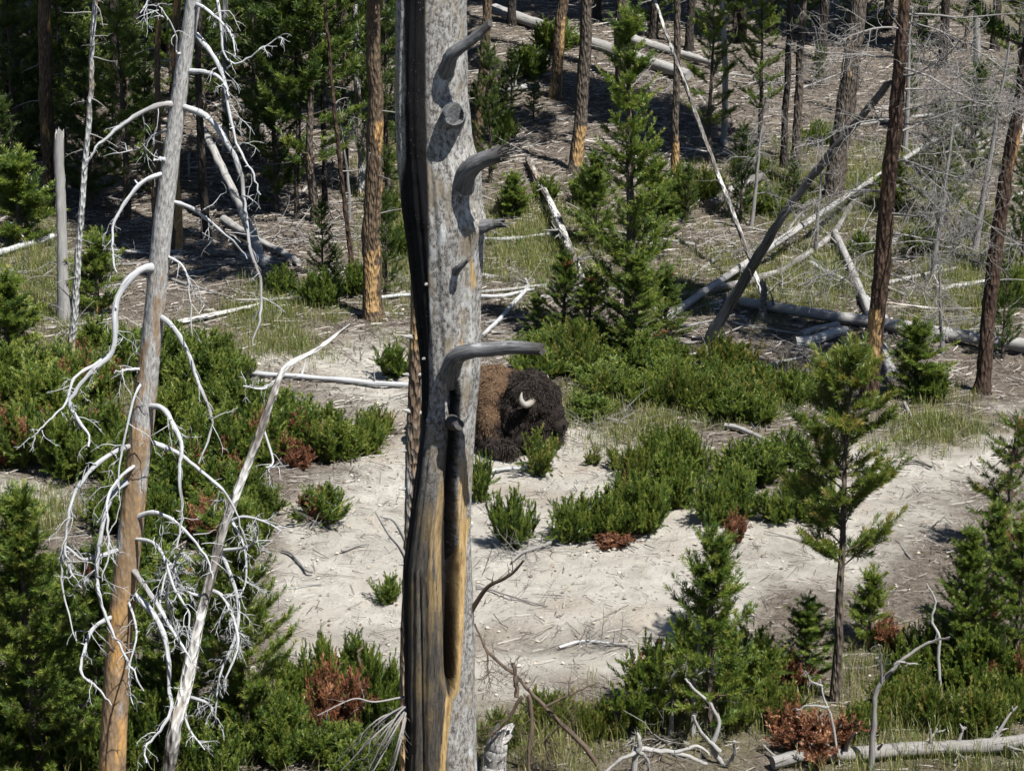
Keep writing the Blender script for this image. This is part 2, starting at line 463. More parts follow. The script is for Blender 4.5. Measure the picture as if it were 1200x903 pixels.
def pine_shapes(seed, H, R, h0=0.06, whorl=0.17, nb=(5, 7), lift=(25, 50), shoot=0.16, nn=46, nl=0.062, w=0.0075, gap=0.12, prof=0.85, mat='needle', red=0.0, trunk_r=None, trunk_mat='live', dens=1.0, bend=0.04):
    """a young pine: trunk mesh, limb mesh, crown mesh (needle brushes on shoots), dead needle mesh"""
    rng = np.random.default_rng(seed)
    zs = np.linspace(0, H, 12)
    bx = np.cumsum(rng.normal(0, bend * H / 12, 12)); by = np.cumsum(rng.normal(0, bend * H / 12, 12)); bx -= bx[0]; by -= by[0]
    axis_at = lambda h: np.array([np.interp(h, zs, bx), np.interp(h, zs, by), h])
    tr = MB(); r0 = trunk_r or (0.012 + 0.016 * H)
    tube(tr, np.stack([bx, by, zs - 0.05 * (zs == 0)], -1), r0 * (1 - 0.88 * (zs / H)) + 0.003, 9, 0.08, rng=rng)
    li = MB(); P = []; D = []; L = []; P2 = []; D2 = []; L2 = []
    h = h0 * H
    while h < H * 0.985:
        u = h / H
        rad = R * (1 - u) ** prof * (0.55 + 0.45 * min(1, (u - h0 + 0.1) / 0.2)) + 0.05
        n = int(rng.integers(nb[0], nb[1] + 1))
        a0 = rng.random() * 6.28
        for k in range(n):
            if rng.random() < gap: continue
            a = a0 + 6.283 * k / n + rng.normal(0, 0.3)
            ln = rad * rng.uniform(0.55, 1.18)
            lf = math.radians(rng.uniform(*lift)) * (0.6 + 0.7 * u)
            dirv = np.array([math.cos(a) * math.cos(lf), math.sin(a) * math.cos(lf), math.sin(lf)])
            p0 = axis_at(h + rng.normal(0, whorl * 0.25))
            pts = [p0]
            d = dirv.copy(); steps = max(3, int(ln / 0.11))
            for s in range(steps):
                d = unit(d + np.array([0, 0, 0.07]) + rng.normal(0, 0.07, 3))
                pts.append(pts[-1] + d * ln / steps)
            pts = np.array(pts)
            tube(li, pts, np.linspace(0.006 + 0.010 * ln, 0.003, len(pts)), 4, 0, rng=rng, cap=False)
            isred = rng.random() < red
            A, B, C = (P2, D2, L2) if isred else (P, D, L)
            A.append(pts[-1]); B.append(d + 0.25 * UP); C.append(shoot * rng.uniform(0.7, 1.2))
            for s in range(1, len(pts)):
                f = s / (len(pts) - 1)
                if f < 0.28: continue
                seg = unit(pts[s] - pts[s - 1])
                A.append(pts[s - 1]); B.append(seg); C.append(np.linalg.norm(pts[s] - pts[s - 1]))
                for q in range(int(rng.poisson(2.3 * dens))):
                    side = unit(np.cross(seg, UP)) * rng.choice([-1, 1])
                    dd = seg * 0.7 + side * rng.uniform(0.4, 1.0) + UP * rng.uniform(0.0, 0.75) + rng.normal(0, 0.15, 3)
                    A.append(pts[s - 1] + (pts[s] - pts[s - 1]) * rng.random()); B.append(dd); C.append(shoot * rng.uniform(0.5, 1.15) * (1.1 - 0.4 * f))
        h += whorl * rng.uniform(0.7, 1.3) * (1 - 0.35 * u)
    for q in range(4):
        P.append(axis_at(H * (0.93 + 0.02 * q))); D.append(UP + rng.normal(0, 0.2, 3)); L.append(shoot * 1.2)
    cr = MB(); needles(cr, P, D, L, nn, nl, w, rng)
    out = {'trunk': tr.mesh('trunk', M[trunk_mat]), 'limbs': li.mesh('limbs', M['twigbrown']), 'crown': cr.mesh('crown', M[mat], smooth=False)}
    if P2:
        rd = MB(); needles(rd, P2, D2, L2, nn, nl * 0.9, w, rng); out['dead_needles'] = rd.mesh('dead_needles', M['needle_red'], smooth=False)
    return out, H, R

def shrub_shapes(seed, H, W, stems=14, mat='needle', red=0.0, nn=50, nl=0.055, w=0.0098, shoot=0.15, dens=1.0):
    """a dwarf pine bush: many stems rising from one root, bottle-brush shoots"""
    rng = np.random.default_rng(seed)
    li = MB(); P = []; D = []; L = []; P2 = []; D2 = []; L2 = []
    lob = rng.uniform(0.7, 1.15, 7)
    for k in range(stems):
        a = 6.283 * k / stems + rng.normal(0, 0.3)
        f = math.sqrt(rng.random())
        reach = W * 0.5 * f * lob[k % 7]
        top = H * (1 - 0.55 * f ** 2) * rng.uniform(0.7, 1.1)
        p0 = np.array([math.cos(a), math.sin(a), 0]) * W * 0.07 * rng.random()
        p2 = np.array([math.cos(a) * reach, math.sin(a) * reach, top * 0.8])
        p1 = p0 * 0.4 + p2 * 0.6; p1[2] = top * (0.28 if f > 0.5 else 0.45)
        pts = catmull([p0, p1, p2], 4 + int(3 * H))
        pts += rng.normal(0, 0.012, pts.shape)
        pts[0] = p0 - [0, 0, 0.03]
        tube(li, pts, np.linspace(0.016, 0.004, len(pts)), 4, 0, rng=rng, cap=False)
        isred = rng.random() < red
        A, B, C = (P2, D2, L2) if isred else (P, D, L)
        A.append(pts[-1]); B.append(unit(p2 - p1) + 0.6 * UP); C.append(shoot * 1.4 * rng.uniform(0.8, 1.3))
        for s in range(2, len(pts)):
            seg = unit(pts[s] - pts[s - 1])
            A.append(pts[s - 1]); B.append(seg); C.append(np.linalg.norm(pts[s] - pts[s - 1]))
            for q in range(int(rng.poisson(1.7 * dens))):
                dd = seg * 0.5 + rng.normal(0, 0.45, 3) + UP * rng.uniform(0.4, 1.2)
                ll = shoot * rng.uniform(0.8, 1.7)
                st = pts[s - 1] + (pts[s] - pts[s - 1]) * rng.random()
                A.append(st); B.append(dd); C.append(ll)
                if rng.random() < 0.6:
                    A.append(st + unit(dd) * ll * 0.7); B.append(unit(dd) * 0.6 + rng.normal(0, 0.45, 3) + UP * 0.5); C.append(ll * 0.8)
    out = {'stems': li.mesh('stems', M['twigbrown'])}
    if P:
        cr = MB(); needles(cr, P, D, L, nn, nl, w, rng, tint_sd=.27, spread=(18, 52)); out['foliage'] = cr.mesh('foliage', M[mat], smooth=False)
    if P2:
        rd = MB(); needles(rd, P2, D2, L2, nn, nl, w, rng); out['dead_needles'] = rd.mesh('dead_needles', M['needle_red'], smooth=False)
    return out, H, W

def place(shapes, name, label, cat, loc, group=None, rz=0.0, scale=1.0):
    root = thing(name, label, cat, loc, group, rz, scale)
    for k, me in shapes[0].items(): link(k, me, root)
    return root

def wander(rng, p, d, ln, steps, droop, jit):
    pts = [np.array(p, float)]; d = unit(d)
    for s in range(steps):
        d = unit(d + np.array([0, 0, -droop]) + rng.normal(0, jit, 3)); pts.append(pts[-1] + d * ln / steps)
    return np.array(pts)
def twigs(mb, pts, r0, rng, n, ln, droop=0.05, depth=1, sides=3, start=0.25, jit=0.12, r1=0.35):
    """side twigs along a branch, with twigs of their own"""
    for q in range(n):
        f = start + (1 - start) * rng.random()
        i = min(len(pts) - 2, int(f * (len(pts) - 1)))
        seg = unit(pts[i + 1] - pts[i])
        side = unit(np.cross(seg, rng.normal(size=3)))
        d = seg * rng.uniform(0.3, 0.9) + side
        l = ln * rng.uniform(0.4, 1.2) * (1.15 - 0.6 * f)
        w = wander(rng, pts[i] + (pts[i + 1] - pts[i]) * rng.random(), d, l, 5, droop, jit)
        r = r0 * r1
        tube(mb, w, np.linspace(r, r * 0.35, len(w)), sides, 0, rng=rng, cap=False)
        if depth > 1: twigs(mb, w, r, rng, max(2, n // 3), l * 0.55, droop, depth - 1, sides, 0.2, jit, 0.6)

# ------------------------------------------------------------------ the dead snag in front
SNAG_Y = 14.8
def build_snag():
    prof = [(-760, 512, 30), (-400, 508, 35), (-200, 506, 39), (0, 505, 41), (110, 505, 42), (170, 509, 44), (220, 515, 46), (265, 520, 46), (300, 522, 43), (350, 524, 39), (400, 527, 36), (440, 528, 33.5),
            (500, 525, 31), (560, 520, 33), (620, 515, 36), (660, 513, 39.5), (750, 515, 41), (903, 517, 41), (1000, 518, 43), (1090, 519, 52)]
    yy = np.array([p[0] for p in prof], float); xx = np.array([p[1] for p in prof], float); hw = np.array([p[2] for p in prof], float)
    base = at(519, 1000, SNAG_Y); base.z = float(gz(base.x, base.y))
    rng = np.random.default_rng(3)
    # rows sampled in world height
    zb = base.z - 0.25; zt = at(512, -760, SNAG_Y).z
    n = 330; seg = 220
    zrow = np.linspace(zb, zt, n)
    pys = np.interp(-zrow, [-at(519, float(q), SNAG_Y).z for q in yy], yy)      # photo row belonging to each height
    th = np.linspace(0, 2 * math.pi, seg, endpoint=False)
    V = np.zeros((n, seg, 3)); C = np.zeros((n, seg, 3)); char_shade = np.zeros((n, seg)); yel = np.zeros((n, seg)); drk = np.zeros((n, seg))
    gx_ = rng.random(40) * 6.28
    front = np.sin(th) < 0.15
    for i in range(n):
        py = pys[i]
        cx = np.interp(py, yy, xx); w = np.interp(py, yy, hw)
        ctr = at(cx, py, SNAG_Y); k = 1 / ppm(ctr); r0 = w * k
        u = np.cos(th); px = cx + u * w
        tw = 0.0016 * py                                            # grain twists round the stem
        r = np.ones(seg)
        r += 0.016 * np.sin(9 * th + gx_[0] + tw * 3) + 0.012 * np.sin(17 * th + gx_[1] + tw * 5) + 0.007 * np.sin(31 * th + gx_[2] + tw * 8)
        r += 0.028 * (vnoise(th * 6 / 6.283 * 4, np.full(seg, zrow[i] * 3)) - 0.5) + 0.02 * (vnoise(np.cos(th) * 5 + 9, np.full(seg, zrow[i] * 14)) - .5)
        # scar: a hollow with a sharp right lip, running down the camera side
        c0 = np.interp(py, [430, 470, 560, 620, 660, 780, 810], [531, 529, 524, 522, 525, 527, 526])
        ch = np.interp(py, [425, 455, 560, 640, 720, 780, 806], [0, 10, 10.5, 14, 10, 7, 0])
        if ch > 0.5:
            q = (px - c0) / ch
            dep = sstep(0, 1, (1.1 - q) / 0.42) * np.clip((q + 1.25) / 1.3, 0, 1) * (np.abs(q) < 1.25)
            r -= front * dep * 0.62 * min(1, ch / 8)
        # lip folded over on the right of the scar
        lip = np.interp(py, [420, 470, 780, 830], [0, 1, 1, 0]) * np.exp(-(((px - c0 - ch - 4) / 5) ** 2)) * front
        r += 0.07 * lip
        # long drying crack, lower left
        ck = np.interp(py, [640, 680, 910], [0, 1, 1]) * np.exp(-(((px - np.interp(py, [640, 903], [492, 497])) / 1.3) ** 2)) * front
        r -= 0.06 * ck
        # swelling where limbs leave
        for ly, lx, lw, la in ((200, 545, 26, 0.16), (262, 556, 20, 0.12), (425, 533, 26, 0.14), (80, 527, 22, 0.08), (135, 531, 20, 0.08), (498, 533, 14, 0.10), (318, 538, 12, 0.06)):
            r += la * np.exp(-(((py - ly) / lw) ** 2) - (((px - lx) / (lw * 0.8)) ** 2)) * front
        # root flare
        r *= 1 + 0.35 * np.exp(-max(0, zrow[i] - base.z) / 0.25) * (1 + 0.25 * np.sin(5 * th + 1))
        V[i, :, 0] = ctr.x + np.cos(th) * r0 * r; V[i, :, 1] = SNAG_Y + np.sin(th) * r0 * r * 0.95; V[i, :, 2] = zrow[i] + 0.10 * (rng.random(seg) if i == n - 1 else 0) * 4
        ang = th + tw
        C[i, :, 0] = np.cos(ang) * r0; C[i, :, 1] = np.sin(ang) * r0; C[i, :, 2] = zrow[i]
        jit = (fbm(th * 3, np.full(seg, zrow[i] * 5)) - 0.45) * 9
        # charred face on the far left of the stem, fading out low down
        l = np.interp(py, [-700, 0, 170, 230, 330, 440, 490], [470, 474, 476, 470, 470, 480, 495]); rr = np.interp(py, [-700, 0, 110, 220, 440, 480, 520], [500, 501, 500, 504, 505, 502, 488])
        cfr = sstep(-2, 2, px - l + jit * 0.4) * (1 - sstep(-2.0, 2.0, px - rr + jit * 0.35)) * (py < 520)
        char_shade[i] = np.where(front, cfr, 0.85 * (np.cos(th) < -0.1))
        if ch > 0.5: char_shade[i] = np.maximum(char_shade[i], np.where(front, 0.93 * sstep(-.35, .1, q) * (1 - sstep(.85, 1.15, q)), 0))  # shadow under the right lip painted black onto the hollow's wall
        if py > 470: char_shade[i] = np.maximum(char_shade[i], np.where(front, (1 - sstep(0, 7, px - (cx - w) - 3 + jit * .6)) * 0.9, 0))
        # dark weathered heartwood left of the scar
        drk[i] = np.where(front, sstep(470, 620, py) * (1 - sstep(-3, 3, px - c0 + jit * .5)), 0.3)
        y1 = np.interp(py, [500, 530, 610, 640], [0, .8, .8, 0.4]) * (np.abs(px - 542 + jit * .8) < 6) * sstep(495, 560, py) * (py < 640)
        ymid = np.interp(py, [600, 660, 750, 795, 800, 900, 1000], [544, 540, 537, 533, 527, 518, 512]); yw = np.interp(py, [600, 660, 740, 800, 903], [6, 5.5, 3.5, 4, 3.2])
        y2 = (py > 600) * (np.abs(px - ymid + jit * 0.12) < yw)
        y3 = np.interp(py, [575, 615, 690, 735], [0, 1, 1, 0]) * (np.abs(px - 505 + jit * 2.0) < 3.5) * 0.45
        y4 = np.interp(py, [290, 300, 325, 335], [0, 1, 1, 0]) * (np.abs(px - np.interp(py, [295, 330], [552, 556])) < np.interp(py, [295, 330], [1.5, 4]))
        y5 = np.interp(py, [545, 570, 690, 720], [0, .55, .55, 0]) * ((px > c0 - ch) & (px < c0 + 0.25 * ch))
        y6 = np.interp(py, [385, 395, 400, 410], [0, 1, 1, 0]) * (np.abs(px - 541) < 2.5)
        yel[i] = np.where(front, np.clip(y1 + y2 + y3 + y4 + y5 + y6, 0, 1), 0)
    mbs = MB()
    ii, jj = np.meshgrid(np.arange(n - 1), np.arange(seg), indexing='ij')
    a = ii * seg + jj; b2 = ii * seg + (jj + 1) % seg
    mbs.add(V.reshape(-1, 3), np.stack([a, b2, b2 + seg, a + seg], -1).reshape(-1, 4), char_shade.ravel(), C.reshape(-1, 3))
    topc = V[-1].mean(0); topc[2] -= 0.3
    mbs.add(np.vstack([V[-1], topc]), [[j, (j + 1) % seg, seg] for j in range(seg)], 0.2)
    # material
    m, t, b = new_mat('weathered_snag_wood', 0.95); b.inputs['Specular IOR Level'].default_value = 0.08
    tc = attr(t, 'tc').outputs['Vector']
    g = noise(t, mapping(t, tc, (1, 1, 0.10)), 70, 6, 0.75)
    sp = noise(t, mapping(t, tc, (1, 1, 0.6)), 46, 5, 0.8)
    big = noise(t, mapping(t, tc, (1, 1, 0.35)), 7, 5, 0.65)
    col = mix(t, ramp(t, sp, [(0.41, (0, 0, 0)), (0.56, (1, 1, 1))]), (0.075, 0.068, 0.062), (0.315, 0.31, 0.295))
    col = mix(t, ramp(t, g, [(0.28, (1, 1, 1)), (0.46, (0, 0, 0))]), col, (0.14, 0.12, 0.10))
    col = mix(t, ramp(t, big, [(0.54, (0, 0, 0)), (0.68, (1, 1, 1))]), col, (0.22, 0.185, 0.13))
    col = mix(t, ramp(t, noise(t, mapping(t, tc, (1, 1, .4)), 12, 4), [(0.58, (0, 0, 0)), (0.72, (1, 1, 1))]), col, (0.44, 0.455, 0.455))
    dk = mix(t, ramp(t, g, [(0.35, (0, 0, 0)), (0.65, (1, 1, 1))]), (0.025, 0.023, 0.021), (0.11, 0.10, 0.085))
    dk = mix(t, ramp(t, big, [(0.5, (0, 0, 0)), (0.66, (1, 1, 1))]), dk, (0.15, 0.115, 0.065))
    col = mix(t, attr(t, 'drk').outputs['Fac'], col, dk)
    yl = mix(t, ramp(t, g, [(.35, (0, 0, 0)), (.65, (1, 1, 1))]), (0.19, 0.125, 0.055), (0.50, 0.36, 0.17))
    col = mix(t, attr(t, 'yel').outputs['Fac'], col, yl)
    fl = vor(t, mapping(t, tc, (1, 1, 0.6)), 52)
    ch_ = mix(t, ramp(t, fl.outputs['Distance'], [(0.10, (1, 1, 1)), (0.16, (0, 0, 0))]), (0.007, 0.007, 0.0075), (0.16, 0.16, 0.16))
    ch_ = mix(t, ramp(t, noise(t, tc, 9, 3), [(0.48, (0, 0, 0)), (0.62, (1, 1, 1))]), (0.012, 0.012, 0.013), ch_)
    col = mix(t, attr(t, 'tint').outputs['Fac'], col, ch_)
    t.links.new(col, b.inputs['Base Color'])
    ad = nd(t, 'ShaderNodeMath', operation='ADD'); t.links.new(g, ad.inputs[0]); t.links.new(sp, ad.inputs[1])
    bump(t, b, ad.outputs[0], 0.75, 0.012)
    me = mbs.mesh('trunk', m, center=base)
    for nm, arr in (('yel', yel), ('drk', drk)):
        at_ = me.attributes.new(nm, 'FLOAT', 'POINT'); at_.data.foreach_set('value', np.concatenate([arr.ravel(), np.zeros(seg + 1)]))
    root = thing('dead_snag', 'thick charred grey snag with broken limb stubs and a long yellow scar', 'dead tree', base)
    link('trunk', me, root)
    # limbs: (photo x, y, metres towards the camera from the stem axis, half width px)
    limbs = [
        ('limb', 'wood', [(521, 92, .10, 12), (524, 78, .20, 9.5), (531, 63, .28, 8), (547, 51, .33, 6.5), (560, 41, .37, 6), (572, 29, .40, 4.5)], 0.03),
        ('broken_limb', 'wood', [(541, 222, .10, 15), (545, 207, .20, 12.5), (553, 195, .27, 11), (568, 187, .33, 9.5), (584, 181, .38, 8.5)], 0.05),
        ('limb', 'wood', [(550, 272, .02, 13), (562, 266, .10, 9), (575, 263, .13, 6.5), (583, 262, .15, 4.5)], 0.05),
        ('limb', 'wood', [(528, 446, .09, 13), (529, 430, .20, 11.5), (536, 417, .29, 10), (552, 411, .36, 9), (578, 409, .43, 8.5), (606, 407, .50, 8), (634, 409, .57, 7)], 0.02),
        ('limb_stub', 'wood', [(531, 136, .12, 15.5), (531, 135, .245, 14.5), (531.5, 134, .275, 13)], 0.0),
        ('limb_stub', 'dark', [(531, 494, .08, 10), (534, 497, .20, 7.5), (538, 498, .25, 6)], 0.01),
        ('limb_stub', 'wood', [(531, 322, .14, 6), (538, 314, .24, 4), (547, 306, .28, 2)], 0.02),
        ('branch', 'twig', [(548, 722, .02, 4), (558, 706, .06, 3), (572, 687, .12, 2.6), (590, 678, .18, 2.2), (602, 670, .22, 1.8), (614, 656, .26, 1.4)], 0.0),
    ]
    wm, tt, bb = new_mat('dark_limb_wood', 0.85)
    tc = attr(tt, 'tc').outputs['Vector']
    g = noise(tt, mapping(tt, tc, (1, 1, 0.08)), 70, 5, 0.7)
    cc = mix(tt, ramp(tt, g, [(0.35, (0, 0, 0)), (0.65, (1, 1, 1))]), (0.045, 0.046, 0.048), (0.17, 0.172, 0.175))
    cc = mix(tt, ramp(tt, noise(tt, mapping(tt, tc, (1, 1, .5)), 14, 4), [(0.60, (0, 0, 0)), (0.72, (1, 1, 1))]), cc, (0.30, 0.31, 0.315))
    dkend = mix(tt, g, (0.02, 0.02, 0.02), (0.07, 0.065, 0.06))
    cc = mix(tt, attr(tt, 'tint').outputs['Fac'], cc, dkend)
    tt.links.new(cc, bb.inputs['Base Color']); bump(tt, bb, g, 0.6, 0.01)
    for nm, kind, pts, jag in limbs:
        mm_ = MB(); rr = np.random.default_rng(len(pts) * 7 + int(pts[0][1]))
        W = [at(p[0], p[1], SNAG_Y - p[2]) for p in pts]
        P = catmull([list(w) for w in W], 5); k = 1 / ppm(W[0])
        R = np.interp(np.linspace(0, 1, len(P)), np.linspace(0, 1, len(pts)), [p[3] * k for p in pts])
        tn = np.interp(np.linspace(0, 1, len(P)), [0, .75, .92, 1], [0, 0, 0.55, 1]) if kind == 'wood' and jag > 0 else (np.full(len(P), 0.9) if kind == 'dark' else np.zeros(len(P)))
        sd = 18 if kind != 'twig' else 6
        if kind != 'twig': P = P + rr.normal(0, 0.0015, P.shape)
        tube(mm_, P, R, sd, 0.05, rng=rr, jag=jag, tint=0.0)
        # tint per ring (dark broken end)
        arr = np.repeat(tn, sd); mm_.t[0] = arr; mm_.t[-1] = np.full(sd + 1, tn[-1])
        if nm == 'broken_limb':
            for q in range(16):
                aa = 6.283 * q / 16; e = np.array(P[-1]); dr = unit(P[-1] - P[-3]); s1 = unit(np.cross(dr, UP)); s2 = np.cross(dr, s1)
                rad = R[-1] * rr.uniform(0.15, 0.95)
                o = e + s1 * math.cos(aa) * rad + s2 * math.sin(aa) * rad - dr * 0.02
                tube(mm_, [o, o + dr * rr.uniform(.04, .14) + rr.normal(0, .008, 3)], [0.011, 0.001], 4, 0, tint=0.9, rng=rr)
        if nm == 'limb' and pts[0][1] == 272:
            for q in range(9):
                dr = unit(P[-1] - P[-3]); o = P[-2] + rr.normal(0, 0.008, 3)
                tube(mm_, [o, o + dr * rr.uniform(.03, .07) + rr.normal(0, .015, 3)], [0.009, 0.002], 4, 0, tint=0.1, rng=rr)
        if kind == 'twig': twigs(mm_, P, 0.012, rr, 7, 0.16, 0.05, 1)
        link(nm, mm_.mesh(nm, wm if kind != 'twig' else M['twigbrown'], center=base), root)
    # small pale knots
    for kx, ky, s in ((501, 333, 2.2), (504, 492, 3.5), (499, 420, 2)):
        mm_ = MB(); cxk = np.interp(ky, yy, xx); wk = np.interp(ky, yy, hw); u = (kx - cxk) / wk
        dy = math.sqrt(max(0.05, 1 - min(1, abs(u)) ** 2)) * wk / ppm(at(kx, ky, SNAG_Y))
        A = at(kx, ky, SNAG_Y - dy + 0.03); B = at(kx + u * 4, ky, SNAG_Y - dy - 0.025); r = s / ppm(A)
        tube(mm_, [list(A), list(A.lerp(B, .6)), list(B)], [r * 1.3, r, r * 0.6], 8, 0.1)
        link('knot', mm_.mesh('knot', M['grey'], center=base), root)
    # hanging dead spray low on the left
    mm_ = MB(); rr = np.random.default_rng(88)
    for q in range(15):
        e = (rr.uniform(385, 462), rr.uniform(872, 960))
        A = at(478, 826 + rr.uniform(-4, 6), SNAG_Y - 0.02); mid = at((478 + e[0]) / 2 + 6, (826 + e[1]) / 2 - rr.uniform(4, 22), SNAG_Y - 0.1 - rr.uniform(0, .2)); B = at(e[0], e[1], SNAG_Y - rr.uniform(-.1, .35))
        P = catmull([list(A), list(mid), list(B)], 5); tube(mm_, P, np.linspace(0.008, 0.0025, len(P)), 5, 0, rng=rr)
        twigs(mm_, P, 0.006, rr, 5, 0.12, 0.08, 1)
    for e in (((478, 815), (440, 822), (418, 818), (400, 824), (372, 838)),):
        P = catmull([list(at(x, y, SNAG_Y - 0.03 - 0.06 * i)) for i, (x, y) in enumerate(e)], 5); tube(mm_, P, np.linspace(0.008, 0.003, len(P)), 5, 0, rng=rr); twigs(mm_, P, 0.006, rr, 8, 0.16, 0.08, 1)
    link('dead_spray', mm_.mesh('dead_spray', M['twiggrey'], center=base), root)
build_snag()

# the thin dead stem standing just behind it
def build_thin_stem():
    Yt = 16.6
    pts = [(476, 1010, 8.5), (477, 903, 8.5), (479, 760, 8.5), (482, 640, 8.5), (484, 540, 8), (486, 450, 7.5), (488, 370, 6.5), (490, 250, 6), (494, 60, 5), (497, -150, 4), (498, -400, 2.5)]
    base = at(476, 1010, Yt); base.z = float(gz(base.x, base.y)); rr = np.random.default_rng(5)
    P = [[base.x, Yt, base.z - 0.1]] + [list(at(x, y, Yt)) for x, y, w in pts[1:]]
    P = catmull(P, 16); P = P + np.cumsum(rr.normal(0, .0008, P.shape), 0); k = 1 / ppm(at(480, 600, Yt))
    R = np.interp(np.linspace(0, 1, len(P)), np.linspace(0, 1, len(pts)), [p[2] * k for p in pts])
    root = thing('dead_pine', 'slim dead stem with orange bark and knots right behind the charred snag', 'dead tree', base)
    mm_ = MB(); tube(mm_, P, R * (1 + rr.normal(0, .025, len(R))), 16, 0.05, rng=rr); link('trunk', mm_.mesh('trunk', M['stembark'], center=base), root)
    for y in range(395, 660, 44):
        for s in (-1, 1):
            if rr.random() < 0.2: continue
            x = np.interp(y, [360, 640], [488, 482]); mm_ = MB()
            A = at(x, y, Yt); B = at(x + s * rr.uniform(10, 15), y + rr.uniform(-4, 3), Yt - rr.uniform(0, .06))
            tube(mm_, [list(A), list(A.lerp(B, .6)), list(B)], [0.026, 0.014, 0.004], 7, 0, rng=rr)
            link('branch_stub', mm_.mesh('branch_stub', M['grey'], center=base), root)
    for e in (((479, 660), (468, 640), (455, 625), (440, 600)), ((479, 640), (462, 610), (445, 605))):
        mm_ = MB(); P = catmull([list(at(x, y, Yt - .05 * i)) for i, (x, y) in enumerate(e)], 4); tube(mm_, P, np.linspace(.018, .005, len(P)), 6, 0, rng=rr); twigs(mm_, P, .01, rr, 4, .12)
        link('branch', mm_.mesh('branch', M['grey'], center=base), root)
build_thin_stem()

